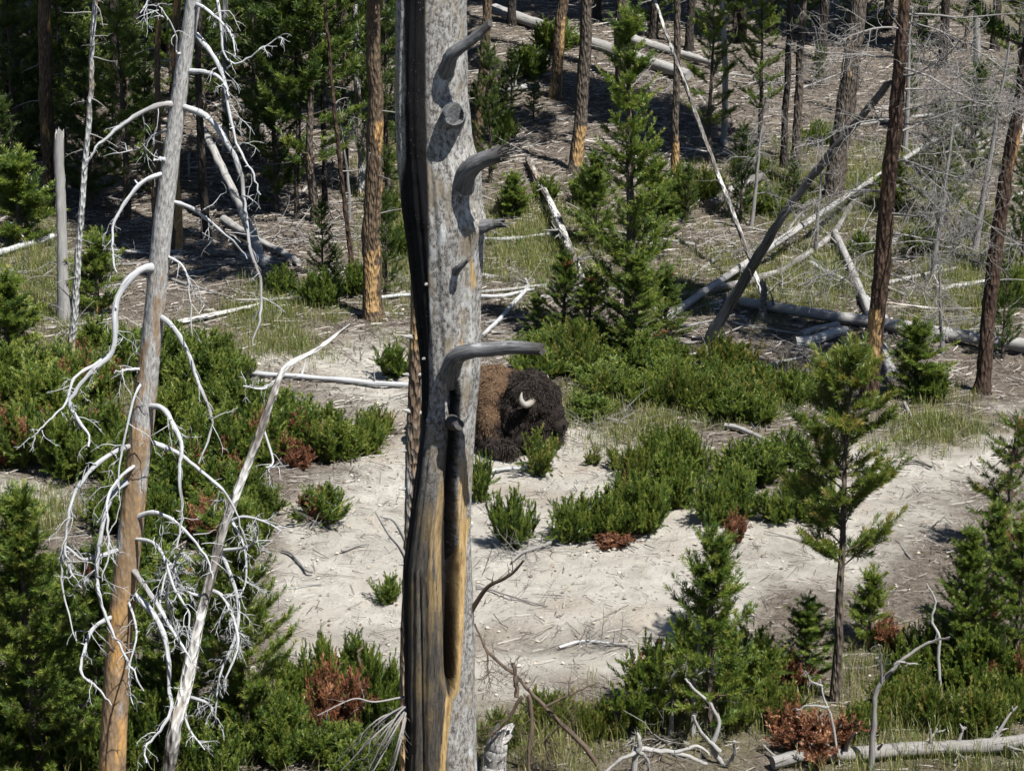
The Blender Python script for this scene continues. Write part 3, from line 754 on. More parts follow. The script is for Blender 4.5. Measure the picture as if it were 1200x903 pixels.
# ------------------------------------------------------------------ the drooping dead tree
def build_drooping():
    Yt = 22.2
    tr = [(131, 915, 16.5), (133, 860, 16), (140, 750, 15), (150, 650, 14), (158, 575, 13.5), (166, 500, 13), (174, 430, 12), (181, 370, 11.5), (190, 270, 11), (197, 210, 10), (206, 140, 9), (216, 70, 8.5), (227, 0, 8), (243, -120, 6.5), (258, -260, 4), (264, -330, 2)]
    base = at(131, 915, Yt); base.z = float(gz(base.x, base.y)); rr = np.random.default_rng(21)
    root = thing('dead_pine', 'dead pine with drooping bleached branches and peeling orange bark', 'dead tree', base)
    P = [list(at(x, y, Yt)) for x, y, w in tr]; P = [[base.x - .01, Yt, base.z - 0.15]] + P
    wpx = [17] + [p[2] for p in tr]; k = 1 / ppm(base)
    P = catmull(P, 6); R = np.interp(np.linspace(0, 1, len(P)), np.linspace(0, 1, len(wpx)), [w * k for w in wpx])
    mm_ = MB(); tube(mm_, P, R, 20, 0.05, rng=rr)
    # upper stem silvered, lower stem with bark left: mixed by height in the material
    m, t, b = new_mat('peeling_bark_over_silver_wood', 0.9)
    tc = attr(t, 'tc').outputs['Vector']
    v = vor(t, mapping(t, tc, (1, 1, .35)), 34); n1 = noise(t, mapping(t, tc, (1, 1, .4)), 30, 5)
    bark = mix(t, n1, (0.09, 0.06, 0.04), (0.30, 0.21, 0.12))
    bark = mix(t, ramp(t, noise(t, mapping(t, tc, (1, 1, .3)), 6, 4), [(0.55, (0, 0, 0)), (0.66, (1, 1, 1))]), bark, (0.40, 0.235, 0.085))
    bark = mix(t, ramp(t, v.outputs['Distance'], [(0.0, (0, 0, 0)), (0.12, (1, 1, 1))]), (0.07, 0.045, 0.03), bark)
    sil = mix(t, ramp(t, noise(t, mapping(t, tc, (1, 1, .22)), 70, 6, .8), [(.38, (0, 0, 0)), (.6, (1, 1, 1))]), (0.12, 0.115, 0.11), (0.37, 0.37, 0.36))
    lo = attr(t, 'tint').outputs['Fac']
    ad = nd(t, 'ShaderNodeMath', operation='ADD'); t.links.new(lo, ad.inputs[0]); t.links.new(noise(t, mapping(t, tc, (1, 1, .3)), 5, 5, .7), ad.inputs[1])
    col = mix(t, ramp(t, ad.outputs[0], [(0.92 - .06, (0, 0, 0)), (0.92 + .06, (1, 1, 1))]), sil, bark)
    t.links.new(col, b.inputs['Base Color']); bump(t, b, v.outputs['Distance'], .6, .012)
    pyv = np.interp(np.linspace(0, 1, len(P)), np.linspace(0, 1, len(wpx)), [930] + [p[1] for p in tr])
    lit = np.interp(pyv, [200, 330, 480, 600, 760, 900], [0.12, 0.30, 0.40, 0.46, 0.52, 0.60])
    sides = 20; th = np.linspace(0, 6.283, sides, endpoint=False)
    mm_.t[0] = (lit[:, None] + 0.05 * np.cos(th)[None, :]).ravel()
    link('trunk', mm_.mesh('trunk', m, center=base), root)
    B = [  # drooping branches: photo points, start half width px, metres towards camera at the tip
        ([(230, 40), (248, 63), (262, 90), (267, 123), (277, 167), (293, 200), (305, 228)], 4.0, .5, 6),
        ([(222, 83), (243, 85), (260, 93), (268, 112)], 4.0, .3, 2),
        ([(207, 123), (187, 123), (157, 137), (130, 157), (110, 177), (97, 203)], 4.6, .3, 4),
        ([(212, 124), (240, 135), (257, 153), (273, 180), (283, 207), (287, 247), (293, 290), (306, 335), (304, 375), (296, 404)], 4.6, .5, 8),
        ([(194, 202), (167, 213), (147, 237), (133, 263), (132, 295), (136, 320)], 4.0, .4, 5),
        ([(200, 235), (227, 245), (250, 263), (273, 283), (290, 302)], 3.8, -.3, 4),
        ([(228, 5), (240, 10), (266, 33), (277, 63)], 3.0, .3, 5),
        ([(236, -50), (200, -40), (178, -5), (165, 16)], 3.2, .2, 3),
        ([(187, 313), (167, 315), (147, 333), (135, 360), (133, 410), (110, 433), (87, 460), (83, 480), (103, 507), (103, 522)], 6.0, .5, 13),
        ([(133, 412), (110, 428), (87, 443), (77, 473), (58, 492), (40, 510)], 3.2, .6, 8),
        ([(183, 367), (203, 383), (220, 413), (230, 443), (245, 480), (248, 500), (233, 543)], 4.2, .5, 5),
        ([(170, 475), (190, 478), (203, 497), (213, 523), (210, 553), (213, 600), (208, 640)], 4.8, .6, 7),
        ([(178, 518), (207, 530), (233, 550), (260, 573), (277, 600), (290, 640)], 4.0, -.4, 7),
        ([(160, 520), (133, 530), (107, 550), (88, 577), (80, 605), (76, 640), (82, 668), (97, 690)], 4.6, .5, 11),
        ([(158, 560), (137, 573), (123, 602), (114, 660), (116, 697), (128, 731), (148, 771), (168, 808)], 4.6, .6, 8),
        ([(168, 432), (150, 433), (133, 436)], 3.0, .2, 3),
        ([(154, 664), (168, 684), (188, 714), (205, 744), (225, 776)], 5.0, .6, 4),
        ([(156, 694), (181, 721), (193, 748), (198, 781), (198, 811), (201, 831), (188, 855), (171, 875), (171, 892)], 5.0, .7, 6),
        ([(142, 718), (111, 734), (99, 761), (96, 788), (114, 805), (131, 825)], 4.0, .5, 6),
        ([(150, 640), (120, 650), (96, 655), (76, 640), (72, 665), (76, 700), (88, 750)], 3.4, .5, 9),
        ([(152, 610), (180, 600), (210, 615), (240, 650), (250, 678)], 4.0, .4, 9),
        ([(165, 540), (140, 560), (125, 590), (128, 640), (120, 680)], 3.0, .7, 7),
        ([(152, 630), (185, 640), (205, 690), (222, 720), (218, 760)], 3.0, .8, 10),
        ([(196, 190), (190, 186), (180, 188)], 4.0, .1, 0),
        ([(196, 152), (178, 160), (160, 176), (140, 172)], 2.4, -.4, 4),
        ([(196, 300), (214, 312), (222, 340), (224, 395)], 2.6, .3, 5),
        ([(232, -20), (252, -5), (258, 20), (262, 60), (276, 75), (300, 62), (330, 42)], 2.6, .2, 8),
        ([(216, 60), (207, 62), (206, 40), (196, 20), (186, 5)], 2.0, .2, 5),
        ([(146, 690), (160, 740), (150, 790), (158, 830)], 2.4, .5, 6),
        ([(172, 440), (156, 470), (140, 545), (138, 600), (120, 640)], 2.2, .4, 6),
    ]
    for pts, w, dy, nt in B:
        mm_ = MB()
        n = len(pts)
        W = [list(at(x, y, Yt - dy * (i / (n - 1)) ** 0.8 - 0.02)) for i, (x, y) in enumerate(pts)]
        P = catmull(W, 5)
        P = P + np.linspace(0, 1, len(P))[:, None] * rr.normal(0, 0.006, P.shape)
        f = np.linspace(0, 1, len(P)); R = (w * (1 - 0.72 * f) * k) * 0.74 * (1 + .12 * np.sin(f * 40 + w))
        tube(mm_, P, R, 9, 0.16, rng=rr)
        for q in range(3):
            i = rr.integers(2, len(P) - 1); dd_ = unit(np.cross(P[i] - P[i - 1], rr.normal(size=3)))
            tube(mm_, [P[i], P[i] + dd_ * rr.uniform(.025, .06)], [R[i] * .6, R[i] * .3], 5, 0, rng=rr)
        br_ = link('branch', mm_.mesh('branch', M['white'], center=base), root); mm_ = MB()
        P += np.cumsum(rr.normal(0, .004, P.shape), 0)
        twigs(mm_, P, 0.0075, rr, int(nt * 1.1) + 2, 0.36, 0.16, 2, 4, 0.22, 0.26, 0.65)
        link('twigs', mm_.mesh('twigs', M['white'], center=base), br_)
build_drooping()

# thinner grey dead stem leaning beside it
def build_leaning():
    Yt = 22.35
    tr = [(193, 905, 8), (205, 850, 8), (215, 815, 8), (230, 740, 7.5), (250, 665, 6.5), (265, 610, 6), (300, 520, 5), (320, 462, 4.2), (335, 430, 3.4), (370, 410, 2.4), (410, 380, 1.5)]
    base = at(193, 905, Yt); base.z = float(gz(base.x, base.y)); rr = np.random.default_rng(22)
    root = thing('leaning_dead_pine', 'thin grey dead stem leaning away from the drooping dead pine', 'dead tree', base)
    k = 1 / ppm(base)
    P = [[base.x, Yt, base.z - .1]] + [list(at(x, y, Yt + 0.25 * i)) for i, (x, y, w) in enumerate(tr[1:])]
    P = catmull(P, 5); R = np.interp(np.linspace(0, 1, len(P)), np.linspace(0, 1, len(tr)), [p[2] * k for p in tr])
    R = R * (1 + rr.normal(0, .06, len(R))); mm_ = MB(); tube(mm_, P, R, 12, .14, rng=rr); link('trunk', mm_.mesh('trunk', M['log'], center=base), root)
    for pts, w, dy, nt in [
        ([(257, 640), (278, 700), (276, 745), (258, 790), (252, 840)], 2.6, .5, 12), ([(244, 690), (262, 700), (275, 730), (278, 760), (262, 800)], 3.0, .5, 10),
        ([(256, 645), (290, 640), (302, 625), (298, 606)], 2.4, .4, 5), ([(217, 815), (240, 822), (250, 830)], 3.0, .3, 5), ([(262, 615), (285, 605), (312, 612), (330, 622)], 2.4, .3, 4),
        ([(222, 780), (206, 740), (196, 700), (205, 660), (214, 640)], 2.4, .5, 12), ([(240, 700), (215, 690), (200, 660), (190, 690), (185, 730)], 2.2, .6, 12), ([(308, 500), (320, 540), (312, 548), (338, 545)], 1.6, .3, 4),
        ([(268, 605), (286, 640), (288, 680), (280, 700)], 2.0, .3, 8), ([(330, 440), (310, 455), (285, 452)], 2.2, .2, 3), ([(215, 815), (220, 850), (240, 878)], 2.2, .3, 5)]:
        mm_ = MB(); n = len(pts)
        b0 = 0.25 * np.interp(pts[0][1], [p[1] for p in tr][::-1], list(range(len(tr)))[::-1])
        P = catmull([list(at(x, y, Yt + b0 - dy * i / (n - 1))) for i, (x, y) in enumerate(pts)], 5)
        tube(mm_, P, np.linspace(w, w * .35, len(P)) * k, 7, .14, rng=rr); br_ = link('branch', mm_.mesh('branch', M['white'], center=base), root)
        mm_ = MB(); twigs(mm_, P, .0075, rr, int(nt * 2.0), .32, .18, 2, 4, .12, .27, .65)
        link('twigs', mm_.mesh('twigs', M['white'], center=base), br_)
build_leaning()

# ------------------------------------------------------------------ tall pines of the stand
def tall_crowns():
    out = []
    for i, (H, R) in enumerate(((7.5, 1.35), (8.5, 1.6), (6.5, 1.2))):
        s, _, _ = pine_shapes(300 + i, H, R, 0.02, 0.42, (4, 6), (-5, 25), 0.30, 26, 0.13, 0.022, 0.10, 0.7, 'needle_dark', trunk_r=0.05, dens=1.0)
        mbx = MB()
        out.append((s['limbs'], s['crown'], H))
    return out
CROWNS = tall_crowns()

def tall_tree(bx, by, tx, ty, wpx, mat, H, crown, label, group=None, name='pine_tree', curve=0.0, seed=0, cat='tree', twig=None, bare=None):
    base = gp(bx, by); k = 1 / ppm(base)
    top = at(tx, ty, base.y); d = (top - base); d = d / d.z
    d.x = max(-0.22, min(0.22, d.x)); d.y = RNG.normal(0, 0.012)
    rr = np.random.default_rng(int(bx * 13 + by) + seed)
    root = thing(name, label, cat, base, group)
    hs = np.concatenate([[-0.15, 0.0, 0.06, 0.12], np.linspace(0.2, 5, 40), np.linspace(5.4, H, 12)])
    w = wpx * 0.5 * k
    wig = np.cumsum(rr.normal(0, 0.007, (len(hs), 2)), axis=0); wig -= wig[1]
    P = np.stack([d.x * hs + wig[:, 0] + curve * np.sin(np.clip(hs / 4, 0, 1) * 3.14), d.y * hs + wig[:, 1], hs], -1)
    R = w * (1 - 0.80 * np.clip(hs / H, 0, 1)) * (1 + 0.38 * np.exp(-np.maximum(hs, 0) / 0.12)) + 0.006
    mm_ = MB(); tube(mm_, P, R * (1 + rr.normal(0, .03, len(R))), 16, 0.10, rng=rr)
    if bare:
        h0_, h1_, a0_, a1_ = bare; th_ = (np.linspace(0, 360, 16, endpoint=False) + 180) % 360 - 180
        ed = rr.normal(0, 10, len(hs)); tp = np.clip((hs - h0_) / .12, 0, 1) * np.clip((h1_ - hs) / .25, 0, 1)
        mm_.t[0] = (0.5 + 0.5 * (tp[:, None] > .3) * ((th_[None] > a0_ + ed[:, None]) & (th_[None] < a1_ + ed[:, None]))).ravel()
    link('trunk', mm_.mesh('trunk', M[mat]), root)
    # short dead branch stubs on the lower stem
    mm_ = MB()
    for q in range(int(10 if twig is None else twig)):
        h = rr.uniform(0.7, min(H * .8, 6.0)); a = rr.random() * 6.28
        p = np.array([np.interp(h, hs, P[:, 0]), np.interp(h, hs, P[:, 1]), h])
        pts = wander(rr, p, [math.cos(a), math.sin(a), rr.uniform(-.2, .3)], rr.uniform(.12, .7), 5, .06, .1)
        tube(mm_, pts, np.linspace(.012, .004, len(pts)), 4, 0, rng=rr, cap=False)
        if rr.random() < .6: twigs(mm_, pts, .008, rr, 4, .2, .08, 1)
    link('dead_branches', mm_.mesh('dead_branches', M['twiggrey']), root)
    if crown is not None:
        li, cr, ch = CROWNS[crown]
        hb = H - ch + 0.3; loc = (d.x * hb, d.y * hb, hb)
        for nm, me in (('limbs', li), ('crown', cr)):
            o = link(nm, me, root, loc); o.rotation_euler = (0, 0, rr.random() * 6.28)
    return root, P, hs

G_TALL = 'lodgepole pines of the shaded stand'
T = tall_tree
T(59, 240, 53, 0, 17, 'orange', 13, 0, 'sunlit orange-barked pine trunk standing out against the darkest shade')
T(438, 374, 437, 0, 21, 'orange', 13.5, 1, 'stout pine with orange flaking base at the clearing edge behind the snag', bare=(.1, 1.2, -45, 40))
T(673, 203, 686, 0, 15, 'live', 13, 2, 'pine with a bright bare yellow patch low on its scaly trunk', bare=(.12, 1.0, -20, 95))
T(650, 115, 664, 0, 13, 'orange', 13, 0, 'pine with a curved base and a long orange strip up its trunk', curve=-0.06, bare=(.5, 1.7, 5, 55))
T(556, 190, 571, 0, 12, 'orange', 13, 1, 'slightly leaning tan pine trunk just behind the charred snag')
T(731, 95, 729, 0, 16, 'live', 14, 2, 'thick scaly pine trunk rising behind the tip of the dense green conifer')
T(791, 207, 793, 0, 9, 'live', 12, 2, 'slim straight pine beside the dense green conifer, yellow at its foot', bare=(.05, .7, -60, 60))
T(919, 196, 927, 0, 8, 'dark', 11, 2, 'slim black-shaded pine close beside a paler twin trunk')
T(932, 192, 943, 0, 10, 'live', 12, 0, 'pale twin of the black slim pine, lit along one side')
T(976, 236, 1005, 0, 23, 'live', 14, 1, 'thickest leaning pine trunk behind the dead twiggy tree')
T(208, 292, 210, 20, 11, 'orange', 12.5, 0, 'orange pine trunk right behind the drooping dead pine', bare=(-.2, 2.6, -20, 90))
T(180, 300, 181, 0, 7.5, 'orange', 11, None, 'slender brown pine between drooping dead pine and thin pale stem')
T(240, 278, 236, 0, 9, 'dark', 12, 0, 'dark slender pine beside the grey leaning log')
T(265, 178, 262, 20, 8, 'grey', 7.5, None, 'short grey dead stem in front of the dark stand', cat='dead tree', name='dead_pine')
T(426, 232, 417, 25, 8, 'deadbark', 11, None, 'pale speckled dead stem beside the stout orange-based pine', cat='dead tree', name='dead_pine')
T(83, 432, 104, 0, 8, 'deadbark', 9.5, None, 'very slender pale dead stem with bare orange foot among the shrubs', bare=(-.2, 2.2, -120, 120), cat='dead tree', name='dead_pine', twig=16)
T(849, 170, 847, 0, 7, 'grey', 9, None, 'thin grey dead stem among yellow-green saplings', cat='dead tree', name='dead_pine')
T(348, 258, 346, 150, 5.5, 'dark', 8, 2, 'thin dark sapling stem casting a shadow on brown litter', 'thin dark stems on the brown litter')
T(382, 244, 380, 120, 6, 'dark', 8.5, 2, 'thin dark sapling stem casting a shadow on brown litter', 'thin dark stems on the brown litter')
T(411, 318, 398, 190, 5, 'red', 8, None, 'thin red-brown stem leaning beside the stout orange-based pine', name='dead_pine', cat='dead tree')
rt, RP, RH = T(1018, 472, 1052, 0, 21, 'redorange', 12, None, 'red-brown dead pine with a wide net of fine grey twigs', bare=(.35, 1.5, -70, 25), name='dead_pine', cat='dead tree', twig=4)
T(1150, 460, 1200, 60, 18, 'red', 12, 0, 'dark red-brown pine with a swollen curved foot at the bare bank', curve=-.08)
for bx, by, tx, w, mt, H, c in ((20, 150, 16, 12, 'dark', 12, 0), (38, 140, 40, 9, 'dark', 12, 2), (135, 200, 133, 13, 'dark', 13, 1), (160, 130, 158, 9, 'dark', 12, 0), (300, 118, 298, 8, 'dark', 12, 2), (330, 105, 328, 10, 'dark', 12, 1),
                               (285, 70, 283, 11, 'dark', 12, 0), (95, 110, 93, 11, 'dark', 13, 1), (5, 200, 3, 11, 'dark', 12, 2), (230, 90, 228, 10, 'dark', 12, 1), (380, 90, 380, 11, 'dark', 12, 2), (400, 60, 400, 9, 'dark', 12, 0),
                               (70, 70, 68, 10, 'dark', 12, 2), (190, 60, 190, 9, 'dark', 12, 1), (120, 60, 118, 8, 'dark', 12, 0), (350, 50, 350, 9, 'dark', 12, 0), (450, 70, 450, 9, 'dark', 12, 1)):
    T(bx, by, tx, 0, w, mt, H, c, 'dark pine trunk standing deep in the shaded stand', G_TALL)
for bx, by, tx, w, mt, H, c in ((808, 60, 810, 9, 'dark', 12, 0), (870, 50, 872, 10, 'dark', 12, 1), (962, 70, 965, 11, 'dark', 12, 2), (905, 40, 905, 9, 'dark', 12, 0), (1105, 80, 1108, 10, 'dark', 12, 1), (1080, 45, 1082, 9, 'dark', 12, 2), (1165, 60, 1168, 10, 'dark', 12, 0),
                               (600, 30, 602, 9, 'dark', 12, 1), (765, 45, 767, 10, 'dark', 12, 2), (1040, 35, 1042, 10, 'dark', 12, 1), (700, 25, 701, 9, 'dark', 12, 0), (1143, 175, 1146, 9, 'grey', 9, None)):
    T(bx, by, tx, 0, w, mt, H, c, 'pine trunk on the slope behind the fallen logs', 'lodgepole pines on the slope behind the logs')
# net of grey twigs on the red-brown dead pine
rr = np.random.default_rng(77)
base = rt.location
for q, (h, a, ln) in enumerate([(5.3, -.2, 2.4), (5.0, .5, 2.2), (4.7, -.6, 2.4), (4.4, .15, 2.6), (4.1, -.35, 2.3), (3.8, .6, 2.0), (3.5, -.1, 2.5), (3.2, .35, 2.2), (3.0, 2.9, 1.6), (4.0, 3.4, 1.7), (4.8, 2.6, 1.8), (2.7, -.5, 1.9),
                                (2.4, .1, 1.8), (2.2, 3.2, 1.3), (5.2, 3.6, 1.6), (3.4, -1.0, 1.8), (1.9, -.25, 1.5), (4.6, -1.0, 2.0), (5.4, .2, 2.5), (3.9, .0, 2.6)]):
    mm_ = MB(); p = np.array([np.interp(h, RH, RP[:, 0]), np.interp(h, RH, RP[:, 1]), h])
    P = wander(rr, p, [math.cos(a), math.sin(a), rr.uniform(-.35, .25)], ln * 0.88, 9, .05, .16)
    tube(mm_, P, np.linspace(.016, .005, len(P)), 6, .05, rng=rr, cap=False)
    br_ = link('branch', mm_.mesh('branch', M['twiggrey']), rt); mm_ = MB()
    twigs(mm_, P, .010, rr, 24, .85, .06, 2, 3, .10, .24, .55)
    link('twigs', mm_.mesh('twigs', M['twiggrey']), br_)

# ------------------------------------------------------------------ fallen logs and leaning poles
def log(pts, w0, w1, mat, label, group=None, name='fallen_log', twig=0, seed=0, cat='log', jag=0.03, stub=0):
    """a log lying on the ground through photo points (given on the ground)"""
    Wp = [gp(*p) for p in pts]
    rr = np.random.default_rng(int(pts[0][0] * 7 + pts[0][1] + seed))
    P = catmull([list(p) for p in Wp], 6) if len(Wp) > 2 else np.array([list(Wp[0].lerp(Wp[1], i / 8)) for i in range(9)])
    f = np.linspace(0, 1, len(P)); R = (w0 + (w1 - w0) * f) * .5 / ppm(Wp[0].lerp(Wp[-1], .5))
    # rest the stick on the ground it crosses
    lin = P[0, 2] + (P[-1, 2] - P[0, 2]) * f
    gnd = gz(P[:, 0], P[:, 1]) + 0.02
    lift = np.max(gnd + R * .75 - lin) if len(Wp) == 2 else 0
    P[:, 2] = (lin + min(lift, .35)) if len(Wp) == 2 else gnd + R * .95
    base = Vector(P[0]); base.z = float(gz(base.x, base.y))
    if len(P) < 20:
        q = np.linspace(0, 1, 26); P = np.stack([np.interp(q, f, P[:, c]) for c in range(3)], -1); R = np.interp(q, f, R)
        bowx = rr.normal(0, .05) * np.sin(q * 3.14); P[:, 0] += bowx; P[:, 1] += rr.normal(0, .05) * np.sin(q * 5)
    R = R * (1 + rr.normal(0, .05, len(R))) * .9
    mm_ = MB(); tube(mm_, P, R, 13, .12, rng=rr, jag=jag)
    if not twig and not stub:
        o = link(name, mm_.mesh(name, M[mat], center=base), None, base); return tag(o, label, cat, group)
    root = thing(name, label, cat, base, group)
    link('trunk', mm_.mesh('trunk', M[mat], center=base), root)
    for q in range(stub):
        i = rr.integers(1, len(P) - 1); d = unit(np.cross(unit(P[i] - P[i - 1]), rr.normal(size=3))); d[2] = abs(d[2])
        mm_ = MB(); pp = wander(rr, P[i], d, rr.uniform(.15, .5), 4, .03, .1); tube(mm_, pp, np.linspace(R[i] * .35, R[i] * .12, len(pp)), 6, 0, rng=rr)
        link('branch_stub', mm_.mesh('branch_stub', M[mat], center=base), root)
    if twig:
        mm_ = MB(); twigs(mm_, P, R[-1] * .8, rr, twig, .7, -.02, 2, 4, .3, .12, .45)
        link('twigs', mm_.mesh('twigs', M['twiggrey'], center=base), root)
    return root

def pole(b, tip, w0, w1, mat, label, name='leaning_pole', sag=0.0, twig=0, cat='log', group=None):
    """a dead pole whose foot stands on the ground and whose tip leans at depth Y"""
    A = gp(*b); B = at(tip[0], tip[1], tip[2]); rr = np.random.default_rng(int(b[0] * 3 + b[1]))
    n = 34; f = np.linspace(0, 1, n)
    P = np.array([list(A.lerp(B, x)) for x in f]); P[:, 2] -= sag * np.sin(f * 3.14); P[0, 2] -= .05
    P += rr.normal(0, .005, P.shape) + np.sin(f * 3.14)[:, None] * rr.normal(0, .07, 3) + np.sin(f * 8)[:, None] * rr.normal(0, .015, 3)
    k = 1 / ppm(A); mm_ = MB(); tube(mm_, P, np.linspace(w0, w1, n) * .5 * k * (1 + rr.normal(0, .05, n)), 12, .13, rng=rr, jag=.08)
    root = thing(name, label, cat, A, group); link('trunk', mm_.mesh('trunk', M[mat], center=A), root)
    if twig:
        mm_ = MB(); twigs(mm_, P, .012, rr, twig, .5, .03, 2, 3, .3); link('twigs', mm_.mesh('twigs', M['twiggrey'], center=A), root)
    return root

log([(578, 22), (806, 100)], 15, 13, 'grey', 'long grey log slanting down behind the curved-base pine', stub=6)
log([(736, 52), (835, 82)], 12, 9, 'grey', 'grey log lying uphill behind the slim straight pine', stub=2)
log([(744, 74), (800, 92)], 12, 9, 'log', 'short mossy grey log end between the slim pine and green conifer tip')
log([(565, 112), (632, 107)], 8, 7, 'grey', 'short grey log lying against the curved-base pine', stub=3)
log([(618, 192), (690, 358)], 8, 11, 'log', 'pale log pointing straight downhill beside the dense conifer', twig=14)
log([(565, 284), (600, 283), (652, 277)], 5, 4, 'white', 'pale thin pole on the grass touching the downhill log', cat='branch', name='fallen_branch')
log([(562, 346), (640, 338)], 5, 4, 'grey', 'thin grey branch lying on grass right behind the snag, upper of two', cat='branch', name='fallen_branch')
log([(563, 352), (625, 346)], 5, 4, 'white', 'pale thin branch lying on grass right behind the snag, lower of two', cat='branch', name='fallen_branch')
log([(565, 398), (610, 345), (616, 330)], 6, 4, 'white', 'pale crooked branch lying behind the bison', cat='branch', name='fallen_branch', twig=6)
log([(830, 247), (892, 213)], 14, 12, 'darkwood', 'short dark log in the shade of green saplings')
log([(868, 362), (1215, 415)], 12, 19, 'grey', 'long straight silver log lying across the grass in front of the deadfall', stub=2)
log([(815, 352), (905, 327), (968, 288), (1003, 238)], 10, 8, 'darkwood', 'dark curved log under the leaning poles')
log([(978, 282), (1045, 452)], 9, 13, 'grey', 'grey pole lying downhill past the red-brown dead pine', stub=3)
log([(932, 408), (988, 396)], 15, 13, 'log', 'broken log chunk with a dark split end below the silver log', jag=.08)
log([(938, 398), (980, 385)], 11, 10, 'grey', 'paler log chunk tucked behind the broken split-end chunk')
log([(770, 385), (1130, 146)], 10, 5, 'grey', 'long pale pole crossing the deadfall under the leaning dark pole', twig=26, stub=2)
pole((828, 402), (1038, 100, 34.6), 13, 8, 'darkwood', 'dark grey pole leaning against the red-brown dead pine', twig=16)
pole((900, 362), (762, -12, 47.0), 6, 4, 'log', 'very thin grey pole leaning steeply toward the slim straight pine', twig=6)
log([(1040, 335), (1120, 318)], 6, 5, 'grey', 'thin grey log in grass behind the long silver log')
log([(1095, 345), (1190, 333)], 9, 7, 'log', 'grey log end in grass near the swollen-foot pine', stub=2)
log([(1000, 320), (1060, 352)], 6, 4, 'darkwood', 'short dark branch lying across the downhill grey pole', cat='branch', name='fallen_branch')
log([(950, 312), (1010, 345), (1040, 380)], 7, 5, 'white', 'crooked pale branch between the dark curved log and grey pole', cat='branch', name='fallen_branch', twig=8)
log([(-20, 306), (20, 296), (62, 280)], 9, 7, 'white', 'pale log end lying behind the left shrubs near the grey broken stump'.replace('left ', ''), stub=2)
log([(275, 437), (360, 446), (482, 456)], 8, 6, 'white', 'long pale thin log at the sand edge behind the shrubs', stub=3)
log([(280, 452), (310, 458), (335, 475)], 9, 5, 'grey', 'short gnarled grey log beside the leaning dead stem', twig=8)
log([(208, 382), (305, 360)], 7, 5, 'log', 'grey log lying on sunlit grass beside the drooping dead pine')
log([(445, 352), (480, 350)], 6, 5, 'white', 'pale log end showing between orange-based pine and snag')
log([(262, 262), (350, 315)], 11, 8, 'grey', 'grey log in deep shade under the leaning grey log', stub=2)
log([(245, 300), (340, 312)], 10, 9, 'log', 'shaded log lying crosswise at the foot of the leaning grey log')
pole((312, 312), (228, 128, 45.5), 12, 9, 'grey', 'grey log leaning steeply out of the shade beside the dark slender pine')
log([(905, 903), (960, 893), (1000, 893), (1090, 886), (1150, 884), (1215, 876)], 17, 20, 'twiggrey', 'rotting grey log in the tall foreground grass', stub=9, twig=10)
log([(850, 503), (880, 512), (905, 520)], 7, 5, 'grey', 'short grey log among the low shrubs beside the sand', twig=4)
log([(1055, 545), (1090, 548)], 4, 3, 'log', 'thin grey stick on the bare bank near the swollen-foot pine', cat='branch', name='fallen_branch')
log([(1060, 475), (1085, 512)], 4, 3, 'grey', 'thin stick lying in grass at foot of red-brown dead pine', cat='branch', name='fallen_branch')
log([(690, 487), (735, 500)], 5, 3, 'twiggrey', 'dead grey branch on the sand in front of the bison', cat='branch', name='fallen_branch', twig=8)
log([(575, 556), (625, 552)], 5, 4, 'white', 'pale short stick on the sand just below the bison', cat='branch', name='fallen_branch')
log([(655, 762), (690, 755), (735, 757)], 4, 3, 'white', 'pale branch with fine twigs lying on the open sand', cat='branch', name='fallen_branch', twig=20)
log([(330, 648), (350, 664), (366, 668)], 4, 3, 'darkwood', 'short dark stick on sand beside the dense foreground pine', cat='branch', name='fallen_branch')
log([(560, 690), (595, 700), (640, 712)], 3, 2, 'twiggrey', 'thin grey branch on sand below the round bright shrub', cat='branch', name='fallen_branch', twig=12)
log([(400, 648), (428, 642)], 4, 3, 'twiggrey', 'thin dark twig on sand beside the slim dead stem', cat='branch', name='fallen_branch')
log([(645, 640), (620, 648), (600, 662)], 6, 3, 'twiggrey', 'grey twiggy dead branch at the foot of the round bright shrub', cat='branch', name='fallen_branch', twig=22)
log([(340, 600), (372, 608), (398, 600)], 5, 3, 'twiggrey', 'tangled grey dead branch under the drooping small shrub on the sand', cat='branch', name='fallen_branch', twig=22)
log([(765, 520), (800, 528)], 4, 3, 'log', 'thin grey stick among the shrubs right of the bison'.replace('right of', 'beyond the head of'), cat='branch', name='fallen_branch')

# grey broken stump and other standing dead bits
def stump(px, py, tx, ty, w, mat, label):
    A = gp(px, py); B = at(tx, ty, A.y); k = 1 / ppm(A); rr = np.random.default_rng(int(px))
    f = np.linspace(0, 1, 24); P = np.array([list(A.lerp(B, q)) for q in f]); P[0, 2] -= .1; P += rr.normal(0, .006, P.shape)
    R = w * .5 * k * (1 + .35 * np.exp(-f * 9)) * (1 - .25 * f)
    mm_ = MB(); tube(mm_, P, R * (1 + rr.normal(0, .02, len(R))), 18, .13, rng=rr, jag=.22)
    o = link('broken_stump', mm_.mesh('broken_stump', M[mat], center=A), None, A); return tag(o, label, 'stump')
stump(75, 374, 69, 165, 14, 'grey', 'tall grey broken stump beside the very slender pale dead stem')
stump(577, 912, 583, 868, 32, 'grey', 'short thick splintered grey stump close beside the charred snag')
stump(893, 372, 896, 338, 10, 'darkwood', 'small dark stub propping the end of the silver log')

